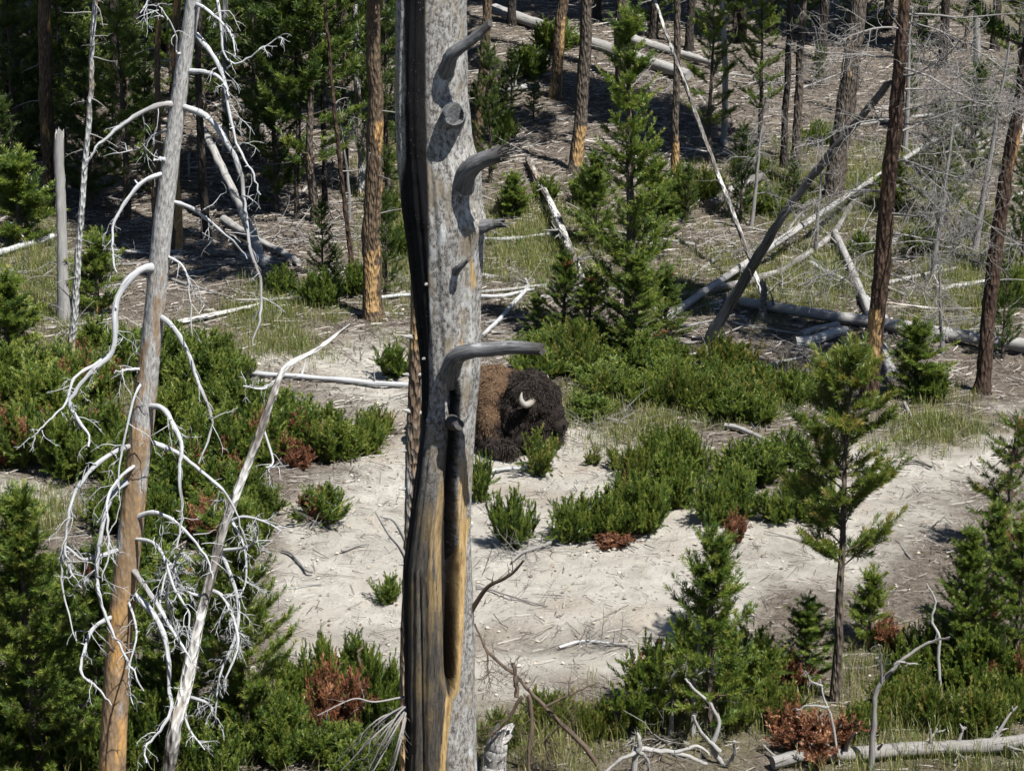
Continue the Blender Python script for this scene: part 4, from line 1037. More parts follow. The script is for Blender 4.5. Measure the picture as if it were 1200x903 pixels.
# ------------------------------------------------------------------ the bison
def build_bison():
    O = gp(624, 529); O.z -= 0.01
    rb = math.radians(-46); rh = math.radians(-24)
    Rb = Matrix.Rotation(rb, 4, 'Z'); Rh = Matrix.Rotation(rh, 4, 'Z')
    bm = bmesh.new()
    def ell(Rm, c, r, tilt=0.0):
        mt = Rm @ Matrix.Translation(c) @ Matrix.Rotation(tilt, 4, 'Y') @ Matrix.Diagonal((*r, 1))
        bmesh.ops.create_icosphere(bm, subdivisions=3, radius=1, matrix=mt)
    for c, r, ti in [((-.52, 0, .58), (.46, .40, .42), .15), ((-.34, 0, .42), (.38, .38, .40), 0), ((-1.0, 0, .50), (.58, .44, .42), .12), ((-1.45, 0, .45), (.45, .42, .38), 0), ((-1.0, 0, .26), (.80, .50, .28), 0),
                     ((-.72, 0, .70), (.36, .30, .31), 0)]: ell(Rb, c, r, ti)
    for s in (-1, 1):
        for c, r in [((-1.40, .42 * s, .24), (.36, .16, .24)), ((-1.15, .50 * s, .08), (.34, .08, .085)), ((-.85, .50 * s, .06), (.12, .07, .06)), ((-.42, .36 * s, .34), (.22, .15, .30)), ((-.20, .42 * s, .13), (.27, .12, .13)), ((-.02, .42 * s, .12), (.11, .10, .115)), ((-.38, .46 * s, .06), (.20, .07, .06))]: ell(Rb, c, r)
    ell(Rb, (-1.92, 0, .55), (.06, .06, .16))
    for c, r, ti in [((-.02, 0, .78), (.29, .29, .31), 0), ((.12, 0, .70), (.25, .23, .30), .5), ((.27, 0, .54), (.15, .16, .20), .6), ((.375, 0, .435), (.115, .125, .10), .3), ((.13, 0, .46), (.23, .20, .22), .3), ((.07, 0, .22), (.15, .13, .24), -.2), ((.02, 0, .08), (.09, .08, .10), 0),
                     ((-.15, 0, .50), (.26, .31, .42), 0), ((-.20, 0, .22), (.20, .22, .22), 0)]: ell(Rh, c, r, ti)
    me = bpy.data.meshes.new('bison_blocks'); bm.to_mesh(me); bm.free()
    tmp = bpy.data.objects.new('bison_blocks', me); COL.objects.link(tmp)
    md = tmp.modifiers.new('r', 'REMESH'); md.mode = 'VOXEL'; md.voxel_size = 0.022
    sm = tmp.modifiers.new('s', 'SMOOTH'); sm.iterations = 5; sm.factor = .5
    dg = bpy.context.evaluated_depsgraph_get(); ev = tmp.evaluated_get(dg)
    body = bpy.data.meshes.new_from_object(ev)
    bpy.data.objects.remove(tmp)
    body.name = 'body'
    n = len(body.vertices); co = np.zeros(n * 3); body.vertices.foreach_get('co', co); co = co.reshape(-1, 3)
    no = np.zeros(n * 3); body.vertices.foreach_get('normal', no); no = no.reshape(-1, 3)
    ih = np.array(Rh.to_3x3().inverted()); hc = co @ ih.T
    ib = np.array(Rb.to_3x3().inverted()); bc = co @ ib.T
    head = sstep(-.40, -.30, hc[:, 0] + .06 * np.sin(co[:, 2] * 20)) * (1 - sstep(.34, .40, np.abs(hc[:, 1])) * 0.5)
    legs = (1 - sstep(.22, .34, co[:, 2])) * (bc[:, 0] > -.9)
    dark = np.clip(np.maximum(head, legs), 0, 1)
    cl = fbm(co[:, 0] * 16 + co[:, 2] * 7, co[:, 1] * 16 - co[:, 2] * 15, 3) - .45
    amp = .045 * dark + .022 * (1 - dark); muz = np.exp(-(((hc[:, 0] - .38) / .12) ** 2 + ((hc[:, 2] - .45) / .12) ** 2))
    amp = amp * (1 - .85 * muz) * (1 - .5 * sstep(.12, .25, hc[:, 0]))
    co = co + no * (cl * amp * 2)[:, None]
    co[:, 2] = np.maximum(co[:, 2], 0.0)
    body.vertices.foreach_set('co', co.ravel()); body.update()
    body.vertices.foreach_get('normal', (tmpn := np.zeros(n * 3))); no = tmpn.reshape(-1, 3)
    a = body.attributes.new('tint', 'FLOAT', 'POINT'); a.data.foreach_set('value', dark)
    m, t, b = new_mat('bison_wool', 0.95)
    b.inputs['Specular IOR Level'].default_value = 0.1
    geo = nd(t, 'ShaderNodeTexCoord').outputs['Object']
    n1 = noise(t, geo, 14, 5, .7)
    br = mix(t, n1, (0.055, 0.034, 0.021), (0.125, 0.080, 0.048)); dkc = mix(t, n1, (0.010, 0.008, 0.007), (0.032, 0.025, 0.021))
    t.links.new(mix(t, attr(t, 'tint').outputs['Fac'], br, dkc), b.inputs['Base Color'])
    bump(t, b, noise(t, geo, 60, 4), .8, .02)
    body.materials.append(m)
    for p in body.polygons: p.use_smooth = True
    root = thing('bison', 'dark brown bison lying on the pale sand, shaggy head and curved horn showing', 'bison', O)
    bod = link('body', body, root)
    # woolly coat: short curling locks over the whole animal
    rng = np.random.default_rng(9)
    body.calc_loop_triangles()
    tri = np.zeros(len(body.loop_triangles) * 3, int); body.loop_triangles.foreach_get('vertices', tri); tri = tri.reshape(-1, 3)
    ar = .5 * np.linalg.norm(np.cross(co[tri[:, 1]] - co[tri[:, 0]], co[tri[:, 2]] - co[tri[:, 0]]), axis=1)
    cen = co[tri].mean(1); ar = ar * (cen[:, 2] > .02)
    K = 52000; idx = rng.choice(len(tri), K, p=ar / ar.sum())
    w = rng.dirichlet((1, 1, 1), K); p = (co[tri[idx]] * w[..., None]).sum(1); nn_ = (no[tri[idx]] * w[..., None]).sum(1); dk = (dark[tri[idx]] * w).sum(1); mz = (muz[tri[idx]] * w).sum(1)
    flow = np.stack([fbm(p[:, 0] * 9, p[:, 2] * 9) - .45, fbm(p[:, 1] * 9 + 30, p[:, 2] * 9) - .45, fbm(p[:, 0] * 9 + 60, p[:, 1] * 9) - .45], -1) * 3
    dirv = nn_ * .55 + flow + np.array([-.25, 0, -.55]) + rng.normal(0, .3, (K, 3))
    dirv /= np.linalg.norm(dirv, axis=1)[:, None]
    dirv = np.where(((dirv * nn_).sum(1) < .1)[:, None], dirv + nn_ * .5, dirv)
    ln = (.035 + .045 * dk) * rng.uniform(.6, 1.3, K) * (1 - .75 * mz)
    beard = np.exp(-((hc[tri[idx, 0], 0] - .06) / .2) ** 2) * (p[:, 2] < .35) * (p[:, 2] > .06)
    ln *= 1 + .8 * beard
    face = sstep(.10, .22, hc[tri[idx, 0], 0]) * sstep(.33, .42, p[:, 2]) * (1 - sstep(.80, .92, p[:, 2]))
    ln *= 1 - .68 * face
    sd = np.cross(dirv, rng.normal(size=(K, 3))); sd /= np.linalg.norm(sd, axis=1)[:, None]; sd *= .0045
    mid = p + dirv * (ln * .55)[:, None]; tip = p + (dirv * .8 + flow * .15 + np.array([0, 0, -.3])) * ln[:, None]
    V = np.stack([p - sd, p + sd, mid + sd * .8, tip, mid - sd * .8], 1)
    V[..., 2] = np.maximum(V[..., 2], .005)
    mbf = MB(); q5 = np.arange(K)[:, None] * 5; mbf.add(V.reshape(-1, 3), q5 + np.array([0, 1, 2, 4]), np.repeat(dk, 5)); mbf.f.append(q5 + np.array([4, 2, 3])); mbf.m.append(np.zeros(K, int))
    m2, t2, b2 = new_mat('bison_locks', 0.8); b2.inputs['Specular IOR Level'].default_value = 0.2
    n2 = noise(t2, nd(t2, 'ShaderNodeTexCoord').outputs['Object'], 30, 3)
    t2.links.new(mix(t2, attr(t2, 'tint').outputs['Fac'], mix(t2, n2, (0.055, 0.034, 0.021), (0.17, 0.108, 0.064)), mix(t2, n2, (0.010, 0.008, 0.007), (0.040, 0.031, 0.026))), b2.inputs['Base Color'])
    link('coat', mbf.mesh('coat', m2, smooth=False), bod)
    # horns
    hm, t3, b3 = new_mat('bison_horn', 0.5)
    al = attr(t3, 'tint').outputs['Fac']
    t3.links.new(ramp(t3, al, [(0, (0.14, 0.12, 0.09)), (.5, (0.27, 0.255, 0.23)), (1, (0.22, 0.21, 0.19))]), b3.inputs['Base Color'])
    for s in (-1, 1):
        mm_ = MB()
        pts = [(.10, .20, .80), (.085, .30, .765), (.06, .385, .775), (.035, .425, .83), (.025, .425, .89), (.03, .405, .945)]
        P = catmull([list(Rh @ Vector((x, y * s, z))) for x, y, z in pts], 5)
        R = np.interp(np.linspace(0, 1, len(P)), [0, .3, .6, .85, 1], [.050, .044, .033, .017, .004])
        tube(mm_, P, R, 14, .02, rng=rng); mm_.t[0] = np.repeat(np.linspace(0, 1, len(P)), 14)
        link('horn', mm_.mesh('horn', hm), bod)
        mm_ = MB(); c = [(.205, .185, .635)]
        e = Rh @ Vector((.215, .222 * s, .63)); bmx = bmesh.new(); bmesh.ops.create_icosphere(bmx, subdivisions=2, radius=.022, matrix=Matrix.Translation(e)); em = bpy.data.meshes.new('eye'); bmx.to_mesh(em); bmx.free()
        if 'em_' not in M:
            M['em_'], tx_, bx_ = new_mat('bison_eye', .15); bx_.inputs['Base Color'].default_value = (.006, .004, .003, 1)
        em.materials.append(M['em_']); link('eye', em, bod)
        # ear, drooping below the horn
        mm_ = MB(); P = catmull([list(Rh @ Vector(q)) for q in ((-.03, .25 * s, .70), (-.05, .34 * s, .66), (-.07, .40 * s, .60))], 4)
        tube(mm_, P, np.interp(np.linspace(0, 1, len(P)), [0, .5, 1], [.02, .045, .01]), 8, 0, rng=rng, tint=1.0); link('ear', mm_.mesh('ear', m), bod)
        # nostril
        mm_ = MB(); P = [list(Rh @ Vector(q)) for q in ((.43, .055 * s, .455), (.487, .062 * s, .44))]; tube(mm_, P, [.022, .014], 8, 0, rng=rng); link('nostril', mm_.mesh('nostril', M['em_']), bod)
build_bison()

# ------------------------------------------------------------------ young pines and shrubs
SHR = {}
for i in range(3):
    SHR['s%d' % i] = shrub_shapes(40 + i, .50, .60, 11)
    SHR['m%d' % i] = shrub_shapes(50 + i, .75, 1.0, 24)
    SHR['l%d' % i] = shrub_shapes(60 + i, 1.05, 1.45, 40)
SHR['r0'] = shrub_shapes(70, .75, 1.0, 24, red=.16)
SHR['r1'] = shrub_shapes(71, 1.05, 1.45, 40, red=.14)
SHR['y0'] = shrub_shapes(72, .75, 1.0, 22, 'needle_yellow')
SHR['sp'] = shrub_shapes(73, .5, .55, 6, 'needle_yellow', dens=.7)
SHR['low'] = shrub_shapes(74, .38, 1.0, 26, 'needle_yellow', dens=.8)
SHR['dead'] = shrub_shapes(75, .6, .7, 12, red=1.0, dens=.6)
PIN = {
    'dense': pine_shapes(101, 4.9, .80, .03, .24, (5, 7), (12, 42), .21, 44, .068, .0095, .22, .62, dens=.95),
    'fore': pine_shapes(102, 3.75, 1.05, .42, .20, (4, 6), (5, 38), .25, 70, .075, .0085, .20, .50, 'needle_yellow', dens=1.15, bend=.03, trunk_r=.054, trunk_mat='live'),
    'y1': pine_shapes(103, 2.2, .62, .08, .20, (5, 6), (15, 45), .18, 54, .068, .0075, .12, .75, 'needle', dens=.9),
    'y2': pine_shapes(104, 2.6, .80, .06, .20, (5, 7), (15, 45), .18, 50, .066, .0078, .08, .8, 'needle', red=.035, dens=1.0),
    'y3': pine_shapes(105, 3.1, .95, .04, .20, (6, 8), (15, 45), .19, 50, .066, .0078, .08, .8, 'needle', dens=1.1),
    'sparse': pine_shapes(106, 1.7, .48, .15, .20, (3, 5), (15, 45), .17, 50, .066, .0075, .25, .6, 'needle_yellow', red=.15, dens=.7),
    'back1': pine_shapes(107, 4.0, 1.0, .12, .30, (4, 6), (0, 30), .26, 38, .09, .012, .25, .55, 'needle_dark', dens=.8),
    'back2': pine_shapes(108, 5.0, 1.15, .22, .36, (4, 5), (-5, 25), .28, 36, .10, .013, .30, .5, 'needle', dens=.75),
    'small': pine_shapes(109, 1.1, .36, .08, .15, (4, 6), (15, 45), .15, 46, .06, .0075, .12, .75, 'needle', dens=.9),
}
VA = math.cos(math.radians(19))
def pine(kind, px, by, ty, label, group=None, wx=1.0, name='young_pine', rz=None):
    p = gp(px, by); h = (by - ty) / ppm(p) / VA
    s = h / PIN[kind][1]
    return place(PIN[kind], name, label, 'pine', p, group, RNG.random() * 6.28 if rz is None else rz, (s * wx, s * wx, s))
def shrub(kind, px, by, w, h, label, group=None, rz=None, name='pine_shrub', cat='shrub'):
    p = gp(px, by); k = 1 / ppm(p)
    W = w * k; Hh = h * k / VA
    s = SHR[kind]
    return place(s, name, label, cat, p, group, RNG.random() * 6.28 if rz is None else rz, (W / s[2] * .95, W / s[2] * .95, Hh / s[1] * .9))

pine('dense', 735, 408, 36, 'dense dark-green conifer with a pointed tip at the grass edge')
p = gp(977, 822)
pine('fore', 977, 822, 428, 'slim young pine with bare lower trunk and yellow-green crown on the sand', rz=.6)
pine('y1', 832, 862, 622, 'small foreground pine with an upright leader beside the rust-needled shrub', rz=1.2)
pine('small', 1018, 757, 672, 'tiny sparse pine between slim bare-trunked pine and big shrub', name='pine_sapling')
pine('y1', 946, 808, 702, 'dark squat pine sapling right at the slim bare-trunked pine', wx=1.6)
pine('sparse', 1180, 650, 498, 'sparse ragged sapling with some rust needles on the bare bank', wx=1.1)
pine('y3', 48, 912, 588, 'large bushy young pine rising below the sand patch by the drooping dead pine', wx=1.15)
pine('y3', 287, 872, 592, 'dense bushy pine enclosing the leaning dead stem', wx=.95)
pine('y2', 215, 872, 650, 'bushy pine directly behind the drooping dead pine, mixed with rust needles', wx=1.2)
pine('y2', 120, 866, 640, 'bushy pine between the large young pine and drooping dead pine', wx=1.15)
pine('y2', -25, 890, 640, 'bushy pine in the shade at the corner by the large young pine', wx=1.2)
G1 = 'saplings on the litter at the clearing edge'
for px, by, ty, k, wx in ((25, 288, 190, 'small', 1.6), (12, 428, 330, 'small', 1.5), (115, 368, 282, 'small', 1.3), (1072, 468, 385, 'small', 1.5), (602, 256, 208, 'small', 1.4), (1045, 250, 190, 'small', 1.3)):
    pine(k, px, by, ty, 'small green pine sapling alone on litter at the clearing edge', G1, wx, 'pine_sapling')
for px, by, ty, k, wx in ((768, 300, 190, 'y1', 1.3), (698, 290, 185, 'y1', 1.2), (660, 400, 300, 'y2', 1.3), (690, 405, 320, 'y2', 1.4), (780, 405, 315, 'y2', 1.3), (628, 392, 345, 'y1', 1.8), (745, 420, 300, 'y2', 1.3)):
    pine(k, px, by, ty, 'young pine pressed against the skirt of the dense conifer', 'young pines around the dense conifer', wx)
G2 = 'young pines in the shaded stand'
for px, by, ty, k, wx in ((150, 258, 20, 'back2', 1.0), (108, 250, 55, 'back1', 1.0), (370, 262, -30, 'back2', 1.05), (325, 250, 40, 'back1', .9), (300, 190, -10, 'back1', 1.0), (455, 235, 10, 'back1', .9), (405, 215, -20, 'back2', .9), (452, 345, 228, 'back1', .8),
                          (20, 210, -20, 'back1', 1.0), (75, 170, -30, 'back2', 1.0), (200, 150, -30, 'back2', 1.0), (240, 130, -20, 'back1', 1.1), (350, 130, -40, 'back2', 1.1), (125, 110, -50, 'back2', 1.2), (45, 120, -50, 'back1', 1.2), (275, 100, -60, 'back2', 1.1),
                          (380, 352, 240, 'back1', .8), (55, 205, 60, 'back1', 1.2), (110, 200, 30, 'back2', 1.1), (20, 160, -10, 'back2', 1.2), (150, 170, 0, 'back1', 1.2), (85, 130, -30, 'back1', 1.3), (255, 120, 0, 'back1', 1.2), (330, 140, 20, 'back1', 1.1), (5, 250, 120, 'back1', 1.1), (395, 352, 290, 'back1', 1.0), (175, 230, 90, 'back1', .9), (430, 120, -60, 'back2', 1.1), (160, 70, -80, 'back1', 1.2), (320, 70, -80, 'back1', 1.2), (10, 70, -80, 'back2', 1.2), (220, 60, -80, 'back1', 1.2), (90, 50, -90, 'back1', 1.2), (375, 40, -90, 'back1', 1.2), (460, 50, -80, 'back1', 1.1)):
    pine(k, px, by, ty, 'young pine growing in the dark stand behind the drooping dead pine', G2, wx)
G3 = 'young pines on the slope among fallen logs'
for px, by, ty, k, wx in ((600, 128, 60, 'back1', 1.0), (575, 215, 60, 'back1', .7), (832, 195, 0, 'back2', .85), (890, 165, -5, 'back2', .9), (868, 262, 150, 'back1', .8), (1100, 262, 120, 'back1', 1.0), (1140, 215, 80, 'back1', 1.0), (1188, 150, -10, 'back2', 1.0),
                          (1196, 330, 165, 'back1', .75), (805, 262, 195, 'back1', 1.0), (770, 40, -60, 'back1', 1.2), (860, 50, -60, 'back1', 1.2), (940, 45, -60, 'back1', 1.3), (1010, 50, -50, 'back1', 1.2), (1075, 60, -50, 'back1', 1.2),
                          (1130, 60, -60, 'back2', 1.2), (590, 150, 90, 'back1', 1.1), (625, 140, 90, 'back1', 1.2), (930, 250, 190, 'back1', 1.3), (1175, 420, 290, 'back1', .7), (1060, 150, 60, 'back1', .9), (960, 100, 55, 'back1', 1.2)):
    pine(k, px, by, ty, 'young pine growing on the slope among the fallen logs', G3, wx)

# individually recognisable shrubs on the sand
shrub('m0', 600, 640, 62, 70, 'round bright-green pine shrub alone on the sand')
shrub('sp', 632, 556, 44, 50, 'sparse pine sprig in front of the bison\'s chin')
shrub('s1', 564, 588, 32, 56, 'small pine shrub tucked against the snag below the bison')
shrub('s2', 462, 441, 48, 36, 'small dull-green shrub on the sand behind the slim dead stem')
shrub('s0', 455, 706, 34, 32, 'tiny green tuft shrub on the sand beside the snag')
shrub('sp', 447, 510, 30, 36, 'tiny sprig at the end of the shrub thicket by the sand')
shrub('r0', 378, 612, 72, 46, 'small shrub with brown inner needles over tangled dead branches')
shrub('sp', 695, 545, 20, 20, 'tiny green sprig on sand beyond the bison', 'tiny sprigs on sand beyond the bison')
shrub('sp', 720, 550, 28, 26, 'tiny green sprig on sand beyond the bison', 'tiny sprigs on sand beyond the bison')
pine('y3', 1128, 797, 622, 'big dark-green bushy pine clump on the slope edge near the slim pine', wx=1.15)
shrub('l2', 1095, 792, 90, 85, 'rounded green shrub at the foot of the big dark clump')
shrub('l0', 1150, 812, 110, 90, 'wide green shrub in front of the big dark clump')
shrub('r1', 1195, 822, 90, 80, 'rust-flecked shrub in front of the big dark clump')
pine('y2', 1187, 802, 610, 'dark bushy pine against the big clump, some rust needles', wx=1.1)
pine('y2', 1165, 745, 590, 'dark-green bushy pine standing behind the big clump on the bank', wx=1.0)
shrub('r0', 762, 852, 105, 105, 'foreground shrub mottled with rusty dead needles')
shrub('l2', 865, 812, 130, 100, 'wide green shrub between the two foreground young pines')
shrub('m2', 812, 800, 90, 80, 'green shrub behind the foreground pine leader')
shrub('dead', 932, 812, 52, 50, 'rust-red dead shrub beside the slim bare-trunked pine')
shrub('dead', 960, 888, 95, 60, 'rust-red dead shrub sprawling at the rotting foreground log')
shrub('dead', 925, 862, 60, 45, 'low rust-red dead tuft in the foreground grass')
shrub('dead', 1040, 762, 45, 45, 'faded rust tuft beneath the tiny sparse pine')
shrub('dead', 396, 862, 78, 98, 'large rust-brown dead shrub among the green ones beside the snag')
shrub('dead', 245, 640, 55, 60, 'rust-red dead tuft behind the drooping dead pine')
shrub('dead', 272, 560, 34, 30, 'small rust tuft in the thicket beside the leaning dead stem')
shrub('dead', 352, 548, 34, 28, 'small rust tuft at the front of the shrub thicket')
shrub('dead', 720, 640, 50, 18, 'low brown dead tuft under the row of bright shrubs')
shrub('dead', 862, 636, 30, 40, 'brown dead tuft below the low shrubs')
shrub('m1', 375, 825, 62, 92, 'upright pine shrub with candle shoots between rust shrub and dense pine')
shrub('m0', 440, 850, 75, 95, 'green shrub leaning against the charred snag')
shrub('m2', 415, 800, 60, 60, 'green shrub behind the large rust-brown dead one')
shrub('l0', 330, 890, 120, 90, 'wide green shrub in front of the dense bushy pine')
shrub('l1', 165, 905, 110, 110, 'green shrub at the foot of the drooping dead pine')
shrub('l2', 420, 905, 90, 50, 'low green shrub under the hanging dead spray')
for k_, px_, by_, w_, h_ in (('l0', 30, 905, 110, 90), ('l1', 95, 912, 100, 80), ('l2', 245, 912, 110, 80), ('l1', 290, 850, 90, 70), ('l0', 180, 840, 110, 90), ('l2', 130, 760, 110, 90), ('l1', 60, 720, 100, 80), ('l0', 210, 720, 100, 80), ('m1', 345, 835, 70, 70), ('l1', 10, 760, 90, 80), ('m0', 395, 890, 80, 50), ('l2', 460, 900, 60, 60), ('m2', 455, 835, 50, 60), ('l0', 170, 690, 100, 70)):
    shrub(k_, px_, by_, w_, h_, 'green shrub of the foreground thicket', 'foreground thicket below the drooping dead pine')
shrub('m1', 15, 860, 90, 100, 'shaded green shrub at the foot of the large bushy pine')
shrub('l1', 85, 800, 120, 120, 'green shrub between large bushy pine and drooping dead pine')
pine('y2', 252, 770, 600, 'green bushy pine behind the dense one by the leaning stem', wx=1.1)
# groups
G4 = 'bright shrubs in a row across the sand'
for k, px, by, w, h in (('m1', 672, 634, 62, 62), ('m2', 712, 630, 70, 60), ('m0', 755, 622, 70, 72), ('m1', 790, 594, 70, 70), ('l0', 800, 562, 75, 70), ('r0', 735, 612, 60, 60)):
    shrub(k, px, by, w, h, 'bright-green shrub in the row crossing the sand below the bison', G4)
G5 = 'low shrubs beside the slim young pine'
for k, px, by, w, h in (('m2', 838, 612, 60, 50), ('m0', 868, 606, 55, 55), ('l1', 890, 566, 95, 58), ('m1', 855, 585, 60, 50), ('m0', 925, 545, 60, 45), ('m2', 862, 560, 60, 45), ('low', 780, 535, 60, 30), ('m1', 930, 590, 40, 45), ('low', 745, 560, 50, 30), ('m0', 770, 545, 40, 40), ('m2', 955, 610, 70, 50), ('m1', 910, 612, 50, 40)):
    shrub(k, px, by, w, h, 'low green shrub between the sand and the slim bare-trunked pine', G5)
G10 = 'low plants in the foreground grass'
for k, px, by, w, h in (('low', 860, 850, 60, 30), ('low', 910, 842, 70, 36), ('low', 1040, 838, 70, 34), ('low', 1090, 850, 80, 40), ('low', 1150, 860, 90, 44), ('low', 1010, 860, 60, 30), ('low', 640, 850, 70, 34), ('low', 700, 862, 60, 34), ('low', 590, 870, 60, 30), ('y0', 1075, 825, 60, 45), ('low', 1185, 842, 60, 40), ('m1', 1060, 808, 50, 50)):
    shrub(k, px, by, w, h, 'low yellow-green plant growing in the foreground grass', G10, name='low_plant', cat='plant')
G6 = 'low shrubs in the green band behind the bison'
for i in range(46):
    f = RNG.random(); px = 600 + 350 * f; by = RNG.uniform(405, 470) + (24 if px > 690 else 0) + (8 if px > 800 else 0)
    if px < 670 and by > 445: by -= 25
    k = ['m0', 'm1', 'm2', 'l0', 'l1', 'low', 'low', 'y0'][RNG.integers(8)]
    shrub(k, px, by, RNG.uniform(45, 85), RNG.uniform(24, 44), 'low green shrub in the continuous band behind the bison', G6)
G7 = 'shrub thicket around the drooping dead pine'
for px, by, w, h in ((15, 480, 110, 80), (60, 500, 110, 80), (105, 470, 100, 75), (20, 545, 110, 90), (75, 560, 110, 95), (125, 550, 100, 85), (60, 445, 90, 50), (150, 440, 90, 60), (200, 450, 100, 70), (240, 470, 100, 75), (280, 490, 90, 60), (200, 520, 110, 85), (250, 545, 110, 85), (300, 545, 100, 75),
                     (345, 535, 90, 62), (390, 540, 85, 62), (425, 530, 60, 50), (330, 500, 80, 45), (370, 512, 70, 45), (160, 570, 100, 85), (220, 590, 110, 80), (280, 590, 90, 60), (310, 600, 60, 40), (235, 425, 80, 45), (270, 440, 60, 35), (185, 410, 70, 40), (110, 410, 60, 40), (260, 620, 90, 60), (140, 620, 80, 70), (190, 640, 100, 80), (300, 640, 50, 60)):
    k = ['m0', 'm1', 'm2', 'l0', 'l1', 'l2', 'r1', 'r0'][RNG.integers(8)] if RNG.random() < .55 else ['l0', 'l1', 'l2'][RNG.integers(3)]
    shrub(k, px + RNG.uniform(-6, 6), by, w, h, 'green pine shrub in the thicket around the drooping dead pine', G7)
G8 = 'scattered undergrowth shrubs by the far logs'
for px, by, w, h in ((470, 300, 40, 40), (455, 260, 40, 36), (600, 245, 40, 30), (640, 235, 36, 30), (690, 240, 50, 50), (790, 255, 60, 50), (830, 235, 50, 40), (900, 250, 50, 36), (960, 170, 40, 30), (1080, 300, 60, 40), (1140, 280, 50, 40), (880, 210, 40, 40), (620, 90, 60, 40), (650, 60, 60, 40), (590, 165, 40, 40), (570, 130, 50, 40), (1090, 470, 50, 40), (1185, 360, 60, 60), (40, 255, 50, 40), (330, 345, 40, 36), (420, 345, 50, 40), (375, 358, 60, 44), (800, 230, 40, 40), (1010, 300, 40, 30)):
    shrub(['m0', 'm1', 'm2', 'y0'][RNG.integers(4)], px, by, w, h, 'small green shrub on litter near the fallen logs', G8)

# ------------------------------------------------------------------ foreground dead saplings
def dead_sapling(name, label, Y, px, py, lines, mat, tw=6, tl=.2, cat='dead tree', depth=2):
    base = at(px, py, Y); base.z = float(gz(base.x, base.y)); root = thing(name, label, cat, base); rr = np.random.default_rng(int(px))
    for i, (pts, w0, w1) in enumerate(lines):
        mm_ = MB(); n = len(pts); W = [list(at(x + rr.normal(0, 1.5), y, Y - .04 * (i % 3) - (.10 * q / max(1, n - 1)) * ((i % 3) - 1))) for q, (x, y) in enumerate(pts)]
        if i == 0: W[0] = [base.x, base.y, base.z - .06]
        P = catmull(W, 5); k = 1 / ppm(base)
        tube(mm_, P + rr.normal(0, .004, P.shape), np.linspace(w0, w1, len(P)) * .5 * k * (1 + rr.normal(0, .07, len(P))), 8, .15, rng=rr); twigs(mm_, P, .006, rr, int(tw * 1.5) + 1, tl, .04, depth, 3, .2, .24, .6)
        link('trunk' if i == 0 else 'branch', mm_.mesh('trunk' if i == 0 else 'branch', M[mat], center=base), root)
    return root
dead_sapling('dead_sapling', 'brown dead sapling bent over the foreground grass next to the snag', 22.9, 712, 912, [([(712, 912), (690, 880), (660, 850), (630, 820), (605, 795), (574, 764), (556, 731)], 8, 2), ([(612, 815), (598, 838), (583, 852), (576, 862)], 5, 2),
             ([(620, 815), (622, 850), (620, 890), (624, 912)], 6, 3), ([(606, 816), (604, 795), (602, 776)], 6, 5), ([(640, 828), (670, 812), (700, 800)], 3, 1.5), ([(571, 762), (573, 785), (574, 800)], 2, 1.2), ([(655, 850), (640, 870), (650, 905)], 3, 1.5)], 'twigbrown', 11, .34)
dead_sapling('dead_sapling', 'curved bare grey sapling arching over the rotting foreground log', 23.2, 1021, 890, [([(1021, 890), (1022, 850), (1030, 810), (1045, 785), (1065, 768), (1090, 752), (1114, 747)], 8, 2.5), ([(1048, 782), (1052, 775), (1075, 778)], 4, 2), ([(1036, 800), (1030, 770), (1028, 755)], 4, 2)], 'twiggrey', 3, .15)
dead_sapling('dead_sapling', 'thin pale dead sapling holding rust needles beside the slim bare-trunked pine', 23.3, 985, 880, [([(985, 880), (975, 845), (965, 815), (960, 795)], 4, 2), ([(970, 828), (950, 826), (935, 832)], 3, 1.5), ([(962, 803), (950, 798), (944, 785)], 3, 1.5)], 'grey', 4, .15)
dead_sapling('dead_branch_tangle', 'tangle of bleached curved branches lying in the foreground grass', 22.95, 742, 905, [([(742, 905), (744, 880), (752, 877), (780, 880), (805, 884), (830, 896)], 8, 4), ([(748, 880), (749, 868), (747, 858)], 6, 4), ([(744, 882), (728, 890), (712, 903)], 6, 3), ([(750, 880), (758, 890), (762, 905)], 6, 3), ([(790, 881), (815, 874), (832, 884)], 5, 3)], 'grey', 5, .12, 'branch', 1)
dead_sapling('dead_branch_tangle', 'bleached forked branch bending down beside the small foreground pine', 23.3, 850, 900, [([(850, 900), (838, 875), (840, 850), (832, 825), (815, 808), (806, 795)], 7, 3), ([(842, 880), (822, 860), (815, 838)], 6, 3), ([(852, 895), (858, 885), (862, 868)], 5, 3)], 'grey', 6, .15, 'branch', 1)
dead_sapling('dead_sapling', 'pale bare stick standing in front of the big dark shrub clump', 24.6, 1106, 790, [([(1106, 790), (1099, 770), (1100, 745), (1092, 725), (1094, 705), (1089, 683)], 5, 2)], 'grey', 3, .14)
dead_sapling('dead_sapling', 'bare forked dead sapling inside the foreground rust-mottled shrub', 23.8, 785, 852, [([(785, 852), (783, 820), (780, 790), (778, 772)], 6, 3), ([(782, 812), (765, 805), (745, 812)], 4, 2), ([(781, 800), (795, 782), (803, 778)], 3, 2)], 'twiggrey', 6, .22)
dead_sapling('dead_sapling', 'short dark forked dead stick above the shrubs beside the snag', 24.2, 421, 830, [([(421, 830), (422, 790), (420, 765), (424, 758), (430, 752)], 5, 2.5)], 'twigbrown', 2, .1)
dead_sapling('dead_sapling', 'grey dead sapling standing inside the foreground pine with the upright leader', 23.85, 812, 866, [([(812, 866), (812, 810), (816, 770), (822, 740)], 7, 3), ([(814, 800), (828, 785), (838, 790)], 4, 2)], 'grey', 4, .2)

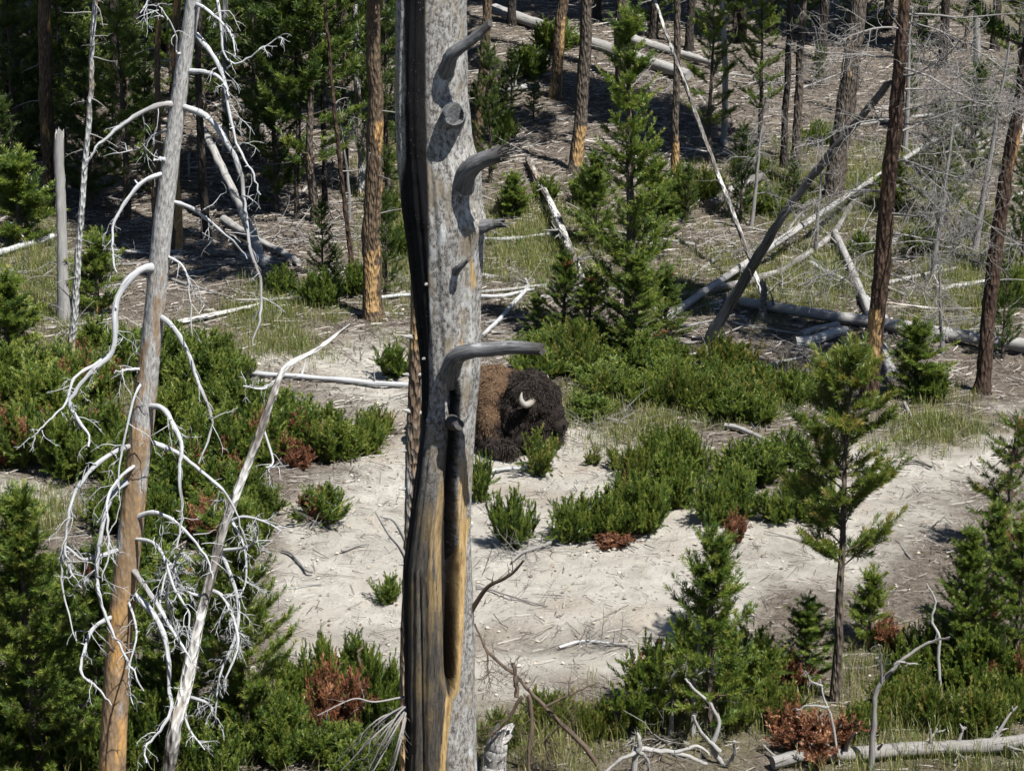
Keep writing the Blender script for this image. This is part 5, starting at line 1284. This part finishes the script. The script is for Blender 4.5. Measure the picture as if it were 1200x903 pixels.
def twiggy(px, by, ty, w, label, seed, lean=0.0):
    base = gp(px, by); h = (by - ty) / ppm(base) / VA; rr = np.random.default_rng(seed); k = 1 / ppm(base)
    root = thing('dead_sapling', label, 'dead tree', base)
    hs = np.linspace(-.05, h, 12); P = np.stack([lean * hs + np.cumsum(rr.normal(0, .01, 12)), np.cumsum(rr.normal(0, .01, 12)), hs], -1)
    mm_ = MB(); tube(mm_, P, np.linspace(w * .5, w * .12, 12) * k, 7, .1, rng=rr); link('trunk', mm_.mesh('trunk', M['twiggrey']), root)
    for q in range(9):
        i = rr.integers(3, 12); a = rr.random() * 6.28; B_ = wander(rr, P[i], [math.cos(a), math.sin(a), rr.uniform(-.3, .4)], rr.uniform(.4, 1.1) * (1.2 - i / 14) * min(1, h / 2.2), 6, .05, .18)
        mm_ = MB(); tube(mm_, B_, np.linspace(.010, .003, len(B_)), 4, 0, rng=rr, cap=False); twigs(mm_, B_, .007, rr, 9, .4, .05, 2, 3, .1, .24, .6)
        link('branch', mm_.mesh('branch', M['twiggrey']), root)
for q, (px, by, ty, w, lb, ln_) in enumerate(((1092, 330, 95, 8, 'dead twiggy sapling in grass behind the long silver log', .08), (1142, 300, 60, 9, 'tall dead twiggy sapling behind the swollen-foot pine', .1), (880, 268, 120, 6, 'thin dead sapling beside the short dark log', .12), (862, 255, 150, 6, 'slanting dead sapling above the short dark log', .3),
                                            (1105, 415, 300, 6, 'small dead twiggy sapling just below the silver log', -.1), (955, 300, 170, 6, 'dead twiggy sapling in front of the thickest leaning pine', .05), (1182, 200, 10, 8, 'dead twiggy sapling on the slope above the swollen-foot pine', .05), (410, 260, 130, 5, 'thin dead twiggy sapling beside the stout orange-based pine', -.1), (1060, 180, 20, 8, 'dead twiggy sapling standing behind the red-brown dead pine', .0))):
    twiggy(px, by, ty, w, lb, 500 + q, ln_)

# ------------------------------------------------------------------ heaps of dead twigs among the logs
rb_ = np.random.default_rng(91); BR = []
for v in range(4):
    mm_ = MB()
    for q in range(16):
        a = rb_.random() * 6.28; p0 = rb_.normal(0, .25, 3); p0[2] = abs(p0[2]) * .25
        P = wander(rb_, p0, [math.cos(a), math.sin(a), rb_.uniform(-.05, .55)], rb_.uniform(.5, 1.3), 6, .06, .2); P[:, 2] = np.maximum(P[:, 2], .01)
        tube(mm_, P, np.linspace(.014, .004, len(P)), 4, 0, rng=rb_, cap=False); twigs(mm_, P, .008, rb_, 6, .4, .03, 1, 3, .15, .2)
    BR.append({'twigs': mm_.mesh('twigs', M['twiggrey'])})
for i, (px, py, sc) in enumerate(((905, 340, .8), (960, 335, 1.0), (1015, 300, 1.1), (1075, 290, 1.2), (1130, 300, 1.1), (1085, 350, .8), (1100, 380, .7), (1150, 380, .7), (850, 300, .9), (1060, 220, 1.2), (1120, 170, 1.2), (900, 100, 1.2), (700, 110, 1.0), (770, 100, 1.0), (600, 180, .8), (1185, 290, 1.0),
                               (400, 280, .8), (330, 285, .9), (290, 240, .9), (120, 330, .8), (40, 325, .8), (100, 395, .7), (330, 160, 1.1), (470, 330, .6), (690, 500, .4), (780, 480, .5), (880, 490, .5), (640, 645, .45), (370, 615, .45), (700, 765, .4), (1070, 440, .6), (960, 420, .7), (830, 830, .6), (760, 870, .6))):
    place((BR[i % 4],), 'brush_heap', 'loose heap of dead grey twigs lying on the ground', 'twigs', gp(px, py), 'heaps of dead twigs on the ground', rb_.random() * 6.28, sc)

# ------------------------------------------------------------------ scattered sticks one can count
G9 = 'dead sticks strewn on the litter'
rs = np.random.default_rng(55)
stick_mesh = []
for v in range(6):
    mm_ = MB(); P = wander(rs, [0, 0, 0], [1, 0, 0], 1.0, 7, 0, .10); P[:, 2] *= .15; tube(mm_, P, np.linspace(.020, .008, len(P)), 7, .08, rng=rs); twigs(mm_, P, .008, rs, 4, .22, 0, 1)
    stick_mesh.append([mm_.mesh('fallen_stick', M[mt]) for mt in ('grey', 'log', 'twiggrey')])
for i in range(230):
    for _ in range(20):
        px, py = rs.uniform(0, 1200), rs.uniform(20, 470) if i < 195 else rs.uniform(470, 890)
        p = gp(px, py)
        if i >= 195 or float(pale_mask(np.array(p.x), np.array(p.y))) < .4: break
    o = link('fallen_stick', stick_mesh[rs.integers(6)][rs.integers(3)], None, (p.x, p.y, p.z + .03))
    s = rs.uniform(.5, 2.2) if i < 195 else rs.uniform(.25, .7)
    az = rs.random() * 6.28
    dz = float(gz(p.x + math.cos(az) * s, p.y + math.sin(az) * s)) - p.z
    o.rotation_euler = (rs.random() * .6, -math.atan2(dz, s), az); o.scale = (s, s * .9, s * .9)
    tag(o, 'dead stick lying on the brown litter among the logs' if i < 195 else 'small dead stick lying on or beside the open sand', 'stick', G9 if i < 195 else 'small sticks on the sand')

# ------------------------------------------------------------------ uncountable cover: litter, pebbles, grass
def ground_points(n, lo=(-60, -10), hi=(1260, 930), seed=1, test=None, over=14):
    r = np.random.default_rng(seed)
    # sample evenly over the visible ground
    N = n * over; x = r.uniform(-10.5, 10.5, N); y = 22.3 + (60 - 22.3) * r.random(N) ** 1.05
    z = gz(x, y); px, py = proj(x, y, z)
    ok = (px > lo[0]) & (px < hi[0]) & (py > lo[1]) & (py < hi[1])
    if test is not None: ok &= test(x, y, r)
    x, y, z = x[ok][:n], y[ok][:n], z[ok][:n]
    return x, y, z
# fine twigs and needles litter
x, y, z = ground_points(62000, seed=2, test=lambda x, y, r: r.random(len(x)) < 1.0 - .72 * pale_mask(x, y), over=5)
n = len(x); r = np.random.default_rng(4)
az = r.random(n) * 6.283; ln = (r.gamma(1.4, .085, n) + .03) * np.interp(y, [26, 42], [.8, 1.5]); rad = r.uniform(.002, .006, n) * np.interp(y, [26, 42], [.9, 1.9])
d = np.stack([np.cos(az), np.sin(az), r.normal(0, .09, n)], -1); c = np.stack([x, y, z + .028], -1)
s = np.stack([-np.sin(az), np.cos(az), np.zeros(n)], -1)
e0 = c - d * ln[:, None] / 2; e1 = c + d * ln[:, None] / 2 + s * r.normal(0, .02, (n, 1))
u3 = np.array([0, 0, 1.0])
V = np.stack([e0 - s * rad[:, None], e0 + s * rad[:, None], e0 + u3 * rad[:, None] * 1.6, e1 - s * rad[:, None] * .6, e1 + s * rad[:, None] * .6, e1 + u3 * rad[:, None]], 1)
F3 = []
F = np.array([[0, 3, 5, 2], [2, 5, 4, 1]])
F = (np.arange(n)[:, None, None] * 6 + F[None]).reshape(-1, 4)
mbl = MB(); mbl.add(V.reshape(-1, 3), F, np.repeat(r.random(n), 6))
m, t, b = new_mat('litter_twigs', .9)
t.links.new(ramp(t, attr(t, 'tint').outputs['Fac'], [(0, (.04, .032, .026)), (.5, (.12, .102, .086)), (.85, (.22, .20, .175)), (1, (.38, .36, .335))]), b.inputs['Base Color'])
o = link('twig_litter', mbl.mesh('twig_litter', m, smooth=False)); o['kind'] = 'stuff'; tag(o, 'fine grey twigs and bark chips littering the ground', 'litter')
# pebbles, clods and cones
x, y, z = ground_points(9000, seed=6, test=lambda x, y, r: r.random(len(x)) < .25 + .75 * pale_mask(x, y))
n = len(x); r = np.random.default_rng(8); rad = np.minimum(r.gamma(1.6, .0055, n) + .004, .035)
oc = np.array([[1, 0, 0], [0, 1, 0], [-1, 0, 0], [0, -1, 0], [0, 0, .75], [.3, .2, .65]])
V = oc[None] * rad[:, None, None] * r.uniform(.7, 1.25, (n, 6, 3)) * np.array([1, 1, .7]); a = r.random(n) * 6.28
V = np.stack([V[..., 0] * np.cos(a)[:, None] - V[..., 1] * np.sin(a)[:, None], V[..., 0] * np.sin(a)[:, None] + V[..., 1] * np.cos(a)[:, None], V[..., 2]], -1) + np.stack([x, y, z + .012], -1)[:, None]
F = np.array([[0, 1, 5], [1, 2, 4], [2, 3, 4], [3, 0, 5], [1, 4, 5], [3, 5, 4]]); F = (np.arange(n)[:, None, None] * 6 + F[None]).reshape(-1, 3)
mbp = MB(); mbp.add(V.reshape(-1, 3), F, np.repeat(r.random(n), 6))
m, t, b = new_mat('pebbles', .9)
t.links.new(ramp(t, attr(t, 'tint').outputs['Fac'], [(0, (.10, .075, .055)), (.4, (.26, .22, .17)), (.8, (.38, .34, .28)), (1, (.48, .45, .39))]), b.inputs['Base Color'])
o = link('pebbles', mbp.mesh('pebbles', m, smooth=False)); o['kind'] = 'stuff'; tag(o, 'small pebbles and clods scattered over the sand', 'pebbles')
# grass
def grass(n, seed, test, hlo, hhi, tmu, tsd, name, label, w=.006, zone=((-60, -10), (1260, 940))):
    x, y, z = ground_points(n // 7, zone[0], zone[1], seed, test)
    r = np.random.default_rng(seed + 50)
    x = np.repeat(x, 7) + r.normal(0, .05, len(x) * 7); y = np.repeat(y, 7) + r.normal(0, .05, len(y) * 7); z = gz(x, y); k = len(x)
    tt = np.repeat(r.normal(tmu, tsd, k // 7), 7) + r.normal(0, .1, k)
    h = r.uniform(hlo, hhi, k); az = r.random(k) * 6.283; lean = r.uniform(.1, .55, k)
    wv = np.stack([np.cos(az + 1.57), np.sin(az + 1.57), np.zeros(k)], -1) * w * .5
    b0 = np.stack([x, y, z - .01], -1); dd = np.stack([np.cos(az), np.sin(az), np.zeros(k)], -1)
    mid = b0 + u3 * (h * .6)[:, None] + dd * (h * lean * .35)[:, None]; tip = b0 + u3 * (h * (1 - .3 * lean))[:, None] + dd * (h * lean)[:, None]
    V = np.stack([b0 - wv, b0 + wv, mid + wv * .8, tip, mid - wv * .8], 1)
    mg = MB(); q5 = np.arange(k)[:, None] * 5; mg.add(V.reshape(-1, 3), q5 + np.array([0, 1, 2, 4]), np.repeat(np.clip(tt, 0, 1), 5)); mg.f.append(q5 + np.array([4, 2, 3])); mg.m.append(np.zeros(k, int))
    o = link(name, mg.mesh(name, M['grass'], smooth=False)); o['kind'] = 'stuff'; return tag(o, label, 'grass')
grass(130000, 12, lambda x, y, r: (r.random(len(x)) < grass_mask(x, y) ** 1.5) & (y > 25.5), .08, .26, .45, .22, 'meadow_grass', 'short yellow-green grass between logs and shrubs')
grass(70000, 13, lambda x, y, r: (y < 25.6) & (r.random(len(x)) < (.08 + grass_mask(x, y)) * sstep(.30, .56, fbm(x * 1.7 + 5, y * 1.7))) & (pale_mask(x, y) < .5), .08, .38, .42, .26, 'tall_grass', 'tall straw and green grass in the foreground', .006)
grass(3500, 14, lambda x, y, r: (r.random(len(x)) < .25 * pale_mask(x, y)) & (fbm(x * 1.2 + 3, y * 1.2) > .52), .05, .16, .75, .15, 'dry_sand_grass', 'sparse dry grass wisps on the pale sand', .004)

# ------------------------------------------------------------------ tell look-alikes apart by what they stand beside
ANCH = [('the very slender pale dead stem', 83, 432), ('the tall grey broken stump', 75, 374), ('the long pale thin log', 380, 448), ('the short gnarled grey log', 305, 456), ('the rust tuft at the thicket front', 352, 548),
        ('the rust tuft by the leaning stem', 272, 560), ('the rust tuft behind the drooping pine', 245, 640), ('the small bare sand patch', 20, 590), ('the brown-centred sand shrub', 378, 612), ('the orange pine by the drooping tree', 208, 292),
        ('the sunlit orange pine trunk', 59, 240), ('the stout orange-based pine', 438, 374), ('the yellow-patched pine', 673, 203), ('the curved-base pine', 650, 115), ('the tan pine behind the snag', 556, 190), ('the thick scaly pine', 731, 95),
        ('the slim straight pine', 791, 207), ('the pale twin pine', 932, 192), ('the thickest leaning pine', 976, 236), ('the dark slender pine', 240, 278), ('the short grey dead stem', 265, 178), ('the thin grey dead stem', 849, 170),
        ('the red-brown dead pine', 1018, 472), ('the swollen-foot pine', 1150, 460), ('the dense conifer', 735, 408), ('the bison', 600, 500), ('the broken log chunk', 960, 402), ('the foot of the dark leaning pole', 828, 402),
        ('the short dark log', 860, 230), ('the long silver log', 1110, 392), ('the steep leaning grey log', 312, 312), ('the downhill pale log', 655, 280), ('the slim bare-trunked pine', 977, 822), ('the round bright shrub', 600, 640),
        ('the foreground leader pine', 832, 862), ('the rotting foreground log', 1060, 886), ('the charred snag', 520, 880), ('the dense bushy pine', 283, 892), ('the big dark shrub clump', 1128, 795), ('the thin dark stems', 365, 250), ('the short log by the low shrubs', 880, 512),
        ('the pale branch on open sand', 695, 757), ('the dark corner trunks', 20, 150), ('the slender brown pine', 180, 300)]
AP = [(ph, gp(x, y)) for ph, x, y in ANCH]
HEADS = {G10: 'low grass-side plant', 'foreground thicket below the drooping dead pine': 'foreground thicket shrub', G7: 'green thicket shrub', G2: 'shaded young pine', G3: 'young pine on the slope', G6: 'green-band shrub', G8: 'undergrowth shrub', G1: 'lone pine sapling', G9: 'dead stick on litter', G4: 'bright sand-row shrub', G5: 'sand-edge shrub',
         'small sticks on the sand': 'small stick on the sand', 'heaps of dead twigs on the ground': 'heap of dead grey twigs', G_TALL: 'shaded pine trunk', 'lodgepole pines on the slope behind the logs': 'pine trunk on the slope', 'young pines around the dense conifer': 'young conifer-side pine'}
byg = {}
for o in list(COL.objects):
    if o.parent is None and o.get('group') in HEADS: byg.setdefault(o['group'], []).append(o)
for g, obs in byg.items():
    sz = sorted(o.scale.z for o in obs)
    for o in obs:
        ds = sorted(((Vector(p) - o.location).length, ph, p) for ph, p in AP if not (g.startswith('young pines around') and 'conifer' in ph))
        d0, ph, p = ds[0]
        dy = o.location.y - p.y; dx = o.location.x - p.x
        rel = 'just beside' if abs(dx) > abs(dy) * 1.6 else ('behind' if dy > 0 else 'in front of')
        if d0 > 3.0: rel = 'some way ' + ('behind' if dy > 0 else 'before')
        f = sz.index(o.scale.z) / max(1, len(sz) - 1)
        size = 'larger' if f > .66 else ('smaller' if f < .33 else 'middling')
        if g in (G_TALL, 'lodgepole pines on the slope behind the logs'): size = 'slim' if o.children[0].dimensions.x < .3 else 'sturdy'
        o['label'] = '%s %s %s %s' % (size, HEADS[g], rel, ph)
